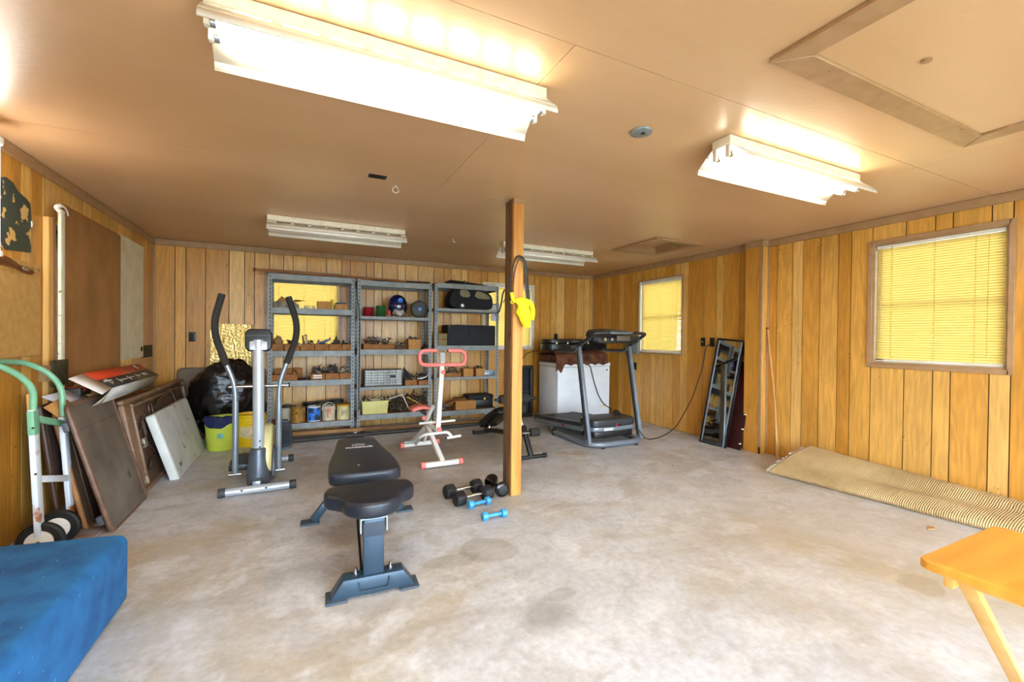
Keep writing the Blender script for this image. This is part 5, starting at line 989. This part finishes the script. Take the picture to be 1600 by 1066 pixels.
mb.build('end_panel', BP, t, bevel=.01); MB().box(-.03, .002, .17, .19, .05, Z1-.05).build('inner_rib', BP, t, bevel=.006); MB().box(-.03, -.004, .035, Y1-.04, Z1-.085, Z1-.06).build('inner_rib', BP, t, bevel=.006)
LG = mat('brown_leg_steel', '#5b4436', '#49342a', rough=.4, metal=.3)
for p in ([(-.015, .30, .50), (-.010, .42, .60), (-.012, .60, .56)], [(-.012, .26, .36), (-.008, .36, .44), (-.006, .34, .56)], [(-.012, .30, .40), (-.008, .40, .33), (-.008, .52, .24), (-.012, .36, .18)], [(-.012, .27, .16), (-.010, .40, .22), (-.010, .62, .20)], [(-.01, .75, .62), (-.008, .95, .68), (-.008, 1.55, .69)], [(-.01, .75, .52), (-.008, 1.55, .50)]):
    MB().tube(fillet(p, .04), .013, 10).build('folded_leg', LG, t)
MB().box(-.028, .004, .26, .33, .34, .42).build('hinge_plate', mat('dull_hinge', '#8a7c6c', rough=.4, metal=.5), t, bevel=.004)
MB().tube([(-.008, .62+.05*math.cos(a*PI/8), .62+.075*math.sin(a*PI/8)) for a in range(17)], .009, 8).build('carry_handle', LG, t); MB().cyl((-.026, .30, .62), (-.018, .30, .62), .009).build('screw', CHROME, t)
MB().tube(fillet([(-.02, 1.30, .74), (.004, 1.33, .70), (.004, 1.42, .52), (-.02, 1.44, .48)], .03), .009, 8).build('handle_loop', CHROME, t)
t = lean('card_table', 'square card table with worn grey-brown top and rounded rim', 'table', -1.088, 3.685, .262)
rslab(0, .69, 0, .87, -.030, -.006, .045).build('table_top', mat('worn_table_top', '#54493f', '#857a6c', rough=.65, scale=3, detail=7, lo=.3, hi=.7, specks=('#574b41', 3, .70)), t, bevel=.004)
rp = rpoly(.69, .87, .05, 6, .345, .435); MB().tube([(-.014, y, z) for y, z in rp], .016, 10, closed=True).build('rim', mat('brown_vinyl_rim', '#7d5f4a', '#5e4232', rough=.45, scale=10), t)
MB().box(-.0055, -.0048, .03, .66, .70, .703).build('scratch', mat('brown_dirt', '#5a4a3c', rough=.8), t); MB().box(-.05, -.031, .05, .64, .06, .77).build('underframe', BPD, t, bevel=.004)
for z in (.10, .74): MB().box(-.062, -.031, -.015, .03, z-.03, z+.03).build('corner_block', mat('slate_hinge', '#54555c', rough=.5), t, bevel=.006)
t = lean('card_table', 'brown-rimmed card table right behind the grey-brown one', 'table', -1.25, 3.79, .20)
rslab(0, .75, 0, .80, -.03, -.006, .045).build('table_top', BPD, t, bevel=.004); MB().tube([(-.014, y, z) for y, z in rpoly(.75, .80, .05, 6, .375, .40)], .015, 10, closed=True).build('rim', mat('tan_rim', '#a8743f', '#8a5a30', rough=.5), t)
MB().box(-.0055, .0, .10, .13, .03, .77).build('leg', BPD, t, bevel=.003)
t = lean('folding_chair', 'dark brown folded chair leaning behind the card tables', 'chair', -1.35, 3.70, .12)
mb = MB(); rslab(.04, .46, .36, .74, -.02, 0, .05).build('seat', mat('dark_brown_panel', '#41302a', '#34251f', rough=.6), t, bevel=.006); 
for y in (.02, .48): MB().tube([(-.01, y, 0), (-.01, y, .84)], .014, 10).build('leg', mat('dark_brown_steel', '#4a372c', rough=.4, metal=.3), t)
MB().box(-.016, -.004, .02, .48, .05, .08).build('stretcher', LG, t, bevel=.003); rslab(.05, .45, .74, .85, -.03, -.008, .03).build('backrest', mat('dark_brown_panel2', '#37291f', rough=.6), t, bevel=.006)
t = lean('wood_strip', 'long tan wooden board leaning behind dark folded chair', 'board', -1.44, 3.72, .07); MB().box(-.02, 0, 0, .07, 0, .92).build('board', LUMB, t, bevel=.003); MB().cyl((.0005, .035, .8), (.004, .035, .8), .006).build('nail', DARK, t)
t = lean('folding_table', 'brown folded table standing upright against back wall behind bag', 'table', -.88, 6.5, 0); t.rotation_euler = (-.03, 0, 0)
MB().prism(rpoly(.95, .885, .07, 6, 0, .4425), -.04, 0, ZR(PI/2)).build('table_top', mat('taupe_plastic', '#6b5843', '#5e4c38', rough=.6), t, bevel=.008); MB().prism(rpoly(.90, .84, .06, 6, 0, .4425), .0005, .003, ZR(PI/2)).build('top_skin', mat('taupe_plastic2', '#6f5c46', rough=.6), t)
t = thing('textured_glass', 'hammered glass pane standing on brown table edge, back wall', 'glass pane', (-.78, 6.553, .892))
def gm():
    M_ = mat('hammered_glass', '#dcc079', '#c4a052', rough=.14, metal=.45, bump=1.0, bscale=30, spec=.9); b = M_.node_tree.nodes['Principled BSDF']; b.inputs['Transmission Weight'].default_value = .25; b.inputs['IOR'].default_value = 1.3; return M_
MB().box(-.24, .24, -.003, .003, 0, .535).build('pane', gm(), t); MB().box(.20, .24, -.0045, -.0035, 0, .535).build('taped_edge', mat('amber_tape', '#a88243', rough=.4), t)

# red and black carton on the table edges
t = thing('long_carton', 'long open red and black carton lying on table edges', 'carton', (-1.36, 4.15, .80))
sec = [(-.045, .205), (.115, .095), (.06, -.012), (-.10, .10)]   # x, z : back-top, front-top, front-bottom, back-bottom
L_ = 1.18; RED = mat('red_print', '#c9401f', '#b5371a', rough=.5, scale=5); BK = mat('black_print', '#2b2523', '#3a322d', rough=.5, scale=9); WC = mat('white_carton', '#cfcac2', '#aaa59c', rough=.7, scale=7, stretch=(1, .5, 2))
def quad(mb, a, b2, y0=0, y1=L_): mb.add([(a[0], y0, a[1]), (b2[0], y0, b2[1]), (b2[0], y1, b2[1]), (a[0], y1, a[1])], [(0, 1, 2, 3)]); return mb
def lp_(a, b2, f_): return (a[0]+(b2[0]-a[0])*f_, a[1]+(b2[1]-a[1])*f_)
mid = lp_(sec[0], sec[1], .48)
quad(MB(), sec[0], mid).build('red_face', RED, t, solid=.003); quad(MB(), mid, sec[1]).build('black_face', BK, t, solid=.003); mb = quad(MB(), sec[1], sec[2]); mb.build('white_side', WC, t, solid=.003)
mb = quad(MB(), sec[2], sec[3]); quad(mb, sec[3], sec[0]); mb.build('hidden_sides', CARD, t, solid=.003); MB().add([(x, L_, z) for x, z in sec], [(0, 1, 2, 3)]).build('far_end', WC, t, solid=.003)
MB().add([(sec[0][0], 0, sec[0][1]), (sec[1][0], 0, sec[1][1]), (sec[1][0]+.03, -.26, sec[1][1]-.015), (sec[0][0]+.03, -.30, sec[0][1]-.01)], [(0, 1, 2, 3)]).build('white_flap', mat('flap_white', '#ebe4dc', rough=.7), t, solid=.003)
MB().add([(sec[2][0]+.0, 0, sec[2][1]), (sec[3][0], 0, sec[3][1]), (sec[3][0]-.02, -.36, sec[3][1]-.01), (sec[2][0]-.02, -.30, sec[2][1]-.015)], [(0, 1, 2, 3)]).build('lower_flap', mat('flap_pale', '#d6d4da', '#bcbac2', rough=.7, scale=12), t, solid=.003)
MB().add([(sec[2][0], 0, sec[2][1]), (sec[1][0], 0, sec[1][1]), (sec[1][0]+.0, -.14, sec[1][1]-.05), (sec[2][0]+.0, -.16, sec[2][1]-.0)], [(0, 1, 2, 3)]).build('side_flap', mat('flap_tan', '#c2b49c', rough=.7), t, solid=.003)
# lettering runs along the black and red faces
fx = Vector((sec[1][0]-sec[0][0], 0, sec[1][1]-sec[0][1])); Wd = fx.length; fx.normalize(); fy = Vector((0, 1, 0)); fz = fx.cross(fy); fz = fz if fz.z > 0 else -fz
def face(f_, y, off=.004): p_ = Vector((sec[0][0], 0, sec[0][1]))+fx*Wd*f_+fy*y+fz*off; return p_
def fM(f_, y): Mx = Matrix((-fy, fx, fz) if False else (fy, -fx, fz)).transposed().to_4x4(); Mx.translation = face(f_, y); return Mx
text('5\'', .07, fM(.22, 1.0) @ Matrix.Rotation(0, 4, 'Z'), WC, t, bold=.002); text('T-', .085, fM(.70, .13), WC, t, bold=.0015); 
mb = MB()
for (y0, f0, y1, f1) in ((.30, .60, .30, .86), (.30, .73, .48, .73), (.52, .60, .52, .84), (.52, .72, .64, .72), (.72, .62, .72, .84), (.72, .72, .80, .72), (.88, .64, .88, .80), (.88, .68, .98, .68), (.88, .78, .98, .78), (.05, .62, .20, .62)):
    mb.bar(face(f0, y0), face(f1, y1), .012, .002, up=fz)
mb.build('lettering', WC, t)
pr_ = at(0, -1.44, 116, 606); t = thing('red_carton', 'black carton with red corner under the long carton', 'carton', (-1.44, pr_.y, pr_.z-.05)); MB().box(-.05, .05, -.05, .12, -.02, .05).build('carton_body', BK, t, bevel=.003); MB().box(-.051, .052, -.0, .045, .02, .052).build('red_corner', RED, t)
c = MB().add([at(0, -1.42, 68, 637), at(0, -1.40, 98, 620), at(0, -1.34, 133, 648), at(0, -1.36, 108, 664)], [(0, 1, 2, 3)]).build('cardboard_sheet', CARD, solid=.005); tag(c, 'loose cardboard sheet behind the green hand truck handle', 'cardboard')

# hand truck
t = thing('hand_truck', 'worn hand truck with green loop handle and white hubs', 'hand truck', (-1.36, 3.62, 0)); OD = Vector((-1.36, 3.62, 0))
RAIL = mat('chipped_rail', '#dde4e8', '#cfd6dc', rough=.5, scale=5, specks=('#a8643a', 5.5, .60)); GRN = mat('green_enamel', '#7fb894', '#6fa985', rough=.35, scale=8, specks=('#c9d6c8', 12, .7))
def AD(ax, v, px_, py_): return at(ax, v, px_, py_)-OD
rl = [(AD(0, -1.33, 62, 838), AD(0, -1.37, 51, 640)), (AD(0, -1.33, 113, 826), AD(0, -1.37, 98, 650))]
for k, (a, b2) in enumerate(rl): MB().bar(a, b2, .026, .058, up=(0, 1, 0)).build('rail', mat('chipped_rail2', '#d5dbdf', '#c6ccd2', rough=.5, scale=4, specks=('#a05a30', 4.2, .53)) if k else RAIL, t, bevel=.004)
l_ = [rl[0][0].lerp(rl[0][1], .97), AD(0, -1.375, 53, 608), AD(0, -1.44, 30, 586), AD(0, -1.52, 0, 572), AD(0, -1.555, -25, 566), AD(0, -1.555, 5, 565), AD(0, -1.52, 42, 567), AD(0, -1.44, 76, 582), AD(0, -1.375, 97, 606), rl[1][0].lerp(rl[1][1], .96)]
MB().tube(fillet(l_, .08, 5), .0165, 14).build('handle', GRN, t)
for f_, m_ in ((.93, GRN), (.45, RAIL)): MB().bar(rl[0][0].lerp(rl[0][1], f_), rl[1][0].lerp(rl[1][1], f_), .024, .038).build('crossbar', m_, t, bevel=.003)
MB().bar(rl[0][0].lerp(rl[0][1], .80), rl[0][0].lerp(rl[0][1], .99), .030, .062, up=(0, 1, 0)).build('rail_sleeve', GRN, t, bevel=.004)
for f_ in (.86, .5): MB().cyl(rl[0][0].lerp(rl[0][1], f_)+Vector((.01, -.034, 0)), rl[0][0].lerp(rl[0][1], f_)+Vector((.01, -.028, 0)), .006, n=8).build('rivet', DARK, t)
WO = AD(1, 3.60, 91, 824)
for y in (-.22, -.02):
    wl = MB().lathe([(.062, -.018), (.095, -.022), (.105, -.012), (.105, .012), (.095, .022), (.062, .018)], 28, Matrix.Translation((WO.x, y, .108)) @ MR).build('wheel', RUBBER, t); MB().lathe([(.02, -.030), (.062, -.024), (.066, .0), (.062, .024), (.02, .03)], 24, Matrix.Translation((WO.x, y, .108)) @ MR).build('hub', WHITE, wl)
MB().cyl((WO.x, -.26, .108), (WO.x, .16, .108), .01).build('axle', JM[0], t); MB().box(.03, .20, -.16, .20, .004, .010).build('toe_plate', mat('rusty_plate', '#8a5536', '#a9aeb2', rough=.6, scale=7), t, bevel=.002); MB().box(.0, .05, -.12, .14, .03, .075).build('axle_bracket', JM[2], t)

# ------------------------------------------------------------------ bag, buckets
t = thing('trash_bag', 'big bulging black plastic bag in the back left corner', 'bag', (-.85, 6.27, .52))
def tb(u, v):
    a = u*2*PI; b_ = (v-.5)*PI; d = Vector((math.cos(b_)*math.cos(a), math.cos(b_)*math.sin(a), math.sin(b_))); k = 1+.16*noise.noise(d*1.8+Vector((3, 0, 0)))+.07*noise.noise(d*6)+.035*abs(noise.noise(Vector((d.x*9, d.y*9, d.z*16))))
    taper = 1-.30*max(0, -d.z); z = d.z*k*.46; return (d.x*k*.385*taper+.03*d.z, min(d.y*k*.22*taper, .30), max(z, -.515))
PLB = mat('black_poly_film', '#100f10', '#1b1716', rough=.24, bump=1.0, bscale=9, scale=3, stretch=(1, 1, 2.4)); MB().grid(tb, 90, 60).build('bag_body', PLB, t, smooth=180)
MB().grid(lambda u, v: (-.22+.09*math.cos(u*2*PI)*(1-.3*v)-.06*v, -.13+.05*math.sin(u*2*PI), -.20-.13*v+.02*math.sin(u*14)), 20, 8).build('loose_skirt', PLB, t, smooth=180)
def bucket(name, label, x, y, rb, rt, h, mm, extra=None, bands=()):
    t = thing(name, label, 'bucket', (x, y, 0)); k = .005
    MB().lathe([(rb, 0), (rb+.003, .003), (rt, h-.012), (rt+.008, h-.010), (rt+.008, h), (rt-k, h), (rb-k, .01)], 36).build('bucket_body', mm, t)
    for z in bands: r = rb+(rt-rb)*z/h; MB().lathe([(r+.001, z-.008), (r+.011, z-.006), (r+.011, z+.004), (r+.001, z+.006)], 36).build('rib_band', mm, t)
    return t
LIME = mat('lime_plastic', '#c8d648', '#bccb3e', rough=.45)
t = bucket('lime_bucket', 'lime green tub with dark blue cloth hanging over its rim', -.795, 5.90, .145, .172, .36, LIME)
MB().box(-.03, .03, -.1652, -.1635, .145, .20).build('sticker', mat('sticker_teal', '#8fd0b8', '#5a9c8c', rough=.5, scale=40), t); MB().tube(fillet([(-.17, 0, .33), (-.02, -.19, .26), (.17, -.02, .33)], .15, 8), .004, 6).build('bail_handle', BLK, t)
text('GO', .06, Matrix.Translation((-.148, -.068, .10)) @ Matrix.Rotation(-1.1, 4, 'Z') @ Matrix.Rotation(PI/2, 4, 'X') @ Matrix.Rotation(-PI/2, 4, 'Z'), mat('print_olive', '#7c8a2c', rough=.6), t)
t = thing('blue_cloth', 'dark blue cloth draped over rim of lime tub', 'cloth', (-.83, 5.79, .36)); BC = mat('navy_cloth', '#12245c', '#0b1740', rough=.75, bump=.2, bscale=30)
def cloth(u, v):
    a = PI*1.12+u*PI*.62; L = [(.10, .015), (.172, .022), (.186, -.01), (.186, -.05), (.182, -.085)]; k = v*4; i_ = min(int(k), 3); f_ = k-i_
    r = L[i_][0]*(1-f_)+L[i_+1][0]*f_+.004*math.sin(u*26+v*3); z = L[i_][1]*(1-f_)+L[i_+1][1]*f_; z = z*(1 if z > 0 else .45+.75*math.sin(u*PI))
    return (.035+r*math.cos(a), .11+r*math.sin(a), z+.006*math.sin(u*17))
MB().grid(cloth, 30, 14).build('cloth_body', BC, t, solid=.005, smooth=180)
YB2 = mat('yellow_pail', '#ecc81a', '#dcb80f', rough=.4)
t = bucket('yellow_bucket', 'yellow pail with white label behind the elliptical column', -.52, 5.96, .130, .148, .37, YB2, bands=(.26, .30, .335)); vs = []
for i in range(9): a = -PI/2-.8+1.6*i/8; vs += [(.1415*math.cos(a), .1415*math.sin(a), .12), (.1435*math.cos(a), .1435*math.sin(a), .235)]
MB().add(vs, [(2*i, 2*i+2, 2*i+3, 2*i+1) for i in range(8)]).build('pail_label', mat('pail_label', '#e0d8c0', '#c9b080', rough=.6, scale=22), t); MB().tube([(.155*math.cos(a), -.155*math.sin(a) if 0 else -.05-.12*math.sin(a), .30-.19*math.sin(a)) for a in [PI*k/12 for k in range(13)]], .004, 6).build('bail_handle', WTRIM, t)
t = thing('dark_jug', 'dark container with yellow base behind the elliptical column', 'container', (-.475, 6.26, 0)); MB().lathe([(.08, .31), (.095, .33), (.10, .44), (.07, .50), (.03, .52)], 24).build('lid', DARK, t); MB().lathe([(.095, 0), (.10, .01), (.105, .30), (.11, .305)], 28).build('base', YB2, t)

# ------------------------------------------------------------------ blue carpeted block, near left
t = thing('blue_block', 'large blue carpet-covered low platform at bottom left', 'platform', (-1.15, 1.8, 0)); BCP = mat('blue_carpet', '#1f6fae', '#12528a', rough=.95, scale=7, detail=8, bump=.5, bscale=260, specks=('#5d9cc8', 55, .70))
lo_ = [(.405, .92), (-.434, 1.06), (-.434, -1.1), (.36, -1.1)]; hi_ = [(.425, .86), (-.434, 1.0), (-.434, -1.1), (.36, -1.1)]
mb = MB(); mb.add([(x, y, .0) for x, y in lo_]+[(x, y, .355) for x, y in hi_], [(0, 1, 2, 3), (7, 6, 5, 4), (0, 4, 5, 1), (1, 5, 6, 2), (2, 6, 7, 3), (3, 7, 4, 0)]); mb.build('carpet_cover', BCP, t, bevel=.045, seg=5)
MB().tube([(-.07, .42, .357), (-.10, .45, .36), (-.05, .47, .36)], .003, 6).build('thread', WTRIM, t)

# ------------------------------------------------------------------ mirror, stick, rug
t = thing('leaning_mirror', 'tall black-framed mirror leaning on right wall beside boxed column', 'mirror', (4.575, 3.57, 0)); 
bl, tl = Vector((0, .39, 0)), Vector((.185, .29, 1.315)); ey = Vector((0, -1, 0)); ez = (tl-bl).normalized(); ex = ey.cross(ez).normalized(); ey = ez.cross(ex).normalized()
if ex.x > 0: ex = -ex
ML = Matrix((ey, ez, ex)).transposed().to_4x4(); ML.translation = bl; Hm, Wm = (tl-bl).length, .385
mb = MB(); f_ = .022
for b in ((0, Wm, 0, f_), (0, Wm, Hm-f_, Hm), (0, f_, f_, Hm-f_), (Wm-f_, Wm, f_, Hm-f_)): mb.box(b[0], b[1], b[2], b[3], -.006, .014, ML)
mb.build('frame', mat('black_frame', '#101418', rough=.35), t, bevel=.002, seg=1)
MI = bpy.data.materials.new('mirror_glass'); MI.use_nodes = True; pb = MI.node_tree.nodes['Principled BSDF']; pb.inputs['Metallic'].default_value = 1; pb.inputs['Roughness'].default_value = .03; pb.inputs['Base Color'].default_value = (.62, .66, .68, 1)
MB().box(f_, Wm-f_, f_, Hm-f_, -.002, .004, ML).build('mirror_glass', MI, t, smooth=0)
mb = MB(); g2 = .035
for b in ((f_, f_+.012, f_, Hm-f_), (Wm-f_-.03, Wm-f_-.018, f_, Hm-f_)): mb.box(b[0], b[1], b[2], b[3], .0045, .009, ML)
mb.build('bevel_strip', SILV, t)
t2 = thing('backing_board', 'dark red panel with white clips standing behind the mirror', 'panel', (4.60, 3.53, 0)); M2 = ML.copy(); M2.translation = Vector((.04, .30, 0))
MB().box(0, .385, 0, Hm*.80, -.014, .002, M2).build('panel_board', mat('oxblood', '#3c1512', '#2c0e0c', rough=.4), t2, bevel=.002, seg=1)
for k in range(6): MB().box(.372, .392, .10+.175*k, .112+.175*k, .0025, .024, M2).build('clip', WHITE, t2)
t = thing('leaning_stick', 'thin wooden stick leaning against right wall near column', 'stick', (4.62, 2.98, 0)); MB().tube([(0, 0, 0), (.09, .10, .62), (.165, .245, 1.42)], .011, 8, rs=[.015, .010, .012]).build('shaft', mat('pale_stick', '#c9965c', '#b07c42', rough=.6), t); MB().cyl((.165, .245, 1.42), (.1665, .248, 1.44), .014).build('end_cap', JM[2], t)
t = thing('rolled_rug', 'long tan ribbed rug rolled and slumped along right wall', 'rug', (4.45, 1.4, 0)); 
def rugm():
    M_ = mat('tan_ribbed_rug', '#c3a677', '#a98c5e', rough=.95, scale=3, specks=('#6a5a3e', 60, .70)); n = M_.node_tree.nodes; l = M_.node_tree.links; b = n['Principled BSDF']
    g_ = n.new('ShaderNodeTexCoord'); wv = n.new('ShaderNodeTexWave'); wv.bands_direction = 'Y'; wv.inputs['Scale'].default_value = 24; wv.inputs['Distortion'].default_value = 1.4; wv.inputs['Detail'].default_value = 2; wv.inputs['Detail Scale'].default_value = 1.5; l.new(g_.outputs['Object'], wv.inputs['Vector'])
    bp = n.new('ShaderNodeBump'); bp.inputs['Strength'].default_value = .8; bp.inputs['Distance'].default_value = .005; l.new(wv.outputs[0], bp.inputs['Height']); l.new(bp.outputs[0], b.inputs['Normal']); return M_
def rug(u, v):
    y = 2.72-u*2.9; xf = 4.10+.20*min(1, u*1.55)+.02*max(0, u-.5); top = .235-.12*min(1, u*1.15); xt = 4.60+.03*u; dent = .035*math.exp(-((u-.28)/.16)**2)
    prof = [(xf+.02, .004), (xf-.012, .03), (xf+.015, .065), (xf+.11, .085+.2*(top-.1)), (xf+.22, top*.72-dent), (xt-.06, top*.95), (xt+.02, top), (xt+.10, top*.80), (4.79, top*.45)]
    k = v*(len(prof)-1); i = min(int(k), len(prof)-2); f_ = k-i; a = prof[max(i-1, 0)]; b_ = prof[i]; c_ = prof[i+1]; d_ = prof[min(i+2, len(prof)-1)]
    def cr(p0, p1, p2, p3): return .5*(2*p1+(p2-p0)*f_+(2*p0-5*p1+4*p2-p3)*f_*f_+(3*p1-p0-3*p2+p3)*f_**3)
    x, z = cr(a[0], b_[0], c_[0], d_[0]), cr(a[1], b_[1], c_[1], d_[1]); sk = .18*max(0, 1-u*9)*(v-.1 if v > .1 else 0)
    return (x-4.45, y-1.4-sk*.8, max(z, .004)+.006*noise.noise(Vector((x*6, y*3, 0))))
RG = rugm(); MB().grid(rug, 240, 44).build('rug_body', RG, t, solid=.012, smooth=180)
MB().add([(rug(u/20, .02)[0]+.006, rug(u/20, 0)[1], .001) for u in range(21)]+[(rug(u/20, .02)[0]+.006, rug(u/20, 0)[1], .020) for u in range(21)]+[(.33, rug(u/20, 0)[1]-.0, .001) for u in range(21)], [(i, i+1, 22+i, 21+i) for i in range(20)]+[(i, i+1, 43+i, 42+i) for i in range(20)]).build('rug_underlay', mat('dark_underlay', '#2a2b2c', '#5b5d5f', rough=.95, scale=40), t, solid=.006)
mb = MB(); R = random.Random(4)
for k in range(46):
    v = k/45*.62; p = Vector(rug(0, v)); mb.bar(p, p+Vector((R.uniform(-.02, .01), R.uniform(.015, .04), R.uniform(-.004, .012))), .006, .003)
mb.build('fringe', mat('fringe_white', '#ddd9cf', rough=.9), t, kind='stuff')

# ------------------------------------------------------------------ folding snack table, near right
t = thing('snack_table', 'varnished yellow wooden folding table at bottom right corner', 'table', (1.92, .33, 0)); VW = mat('varnished_pine', '#e0a63a', '#d0902a', rough=.42, scale=3, stretch=(1, 4, 1)); VP = mat('pale_pine', '#e8b765', '#d9a550', rough=.4, stretch=(4, 1, 1))
MB().prism(rpoly(.545, .62, .03, 5), .632, .66).build('table_top', VW, t, bevel=.006, seg=3)
MB().box(-.235, .235, .24, .262, .590, .6315).build('cleat', VP, t, bevel=.003); MB().box(-.235, .235, -.262, -.24, .590, .6315).build('cleat', VP, t, bevel=.003)
for y, s in ((.222, 1), (-.222, 1), (-.06, -1), (-.195, -1)): MB().bar((s*-.20, y, .61), (s*.36, y, .012), .022, .040, up=(0, 1, 0)).build('leg', VP, t, bevel=.003)
MB().cyl((-.2, -.24, .61), (-.2, .24, .61), .010).build('dowel', VP, t); MB().cyl((.36, -.22, .03), (.36, .22, .03), .010).build('dowel', VP, t)
# crumbs of plaster on the floor
for (px_, py_, s_, lb) in ((1455, 826, .030, 'flat tan wood chip on floor in front of rug'), (438, 733, .0, None), (1051, 728, .012, 'tiny orange scrap on the floor in front of treadmill')):
    if lb: p = at(2, 0, px_, py_); c = MB().prism([(p.x-s_*1.6, p.y), (p.x, p.y+s_*.6), (p.x+s_*1.5, p.y+.2*s_), (p.x+s_*.7, p.y-s_*.5)], .0005, .005).build('wood_chip', CARD); tag(c, lb, 'debris')
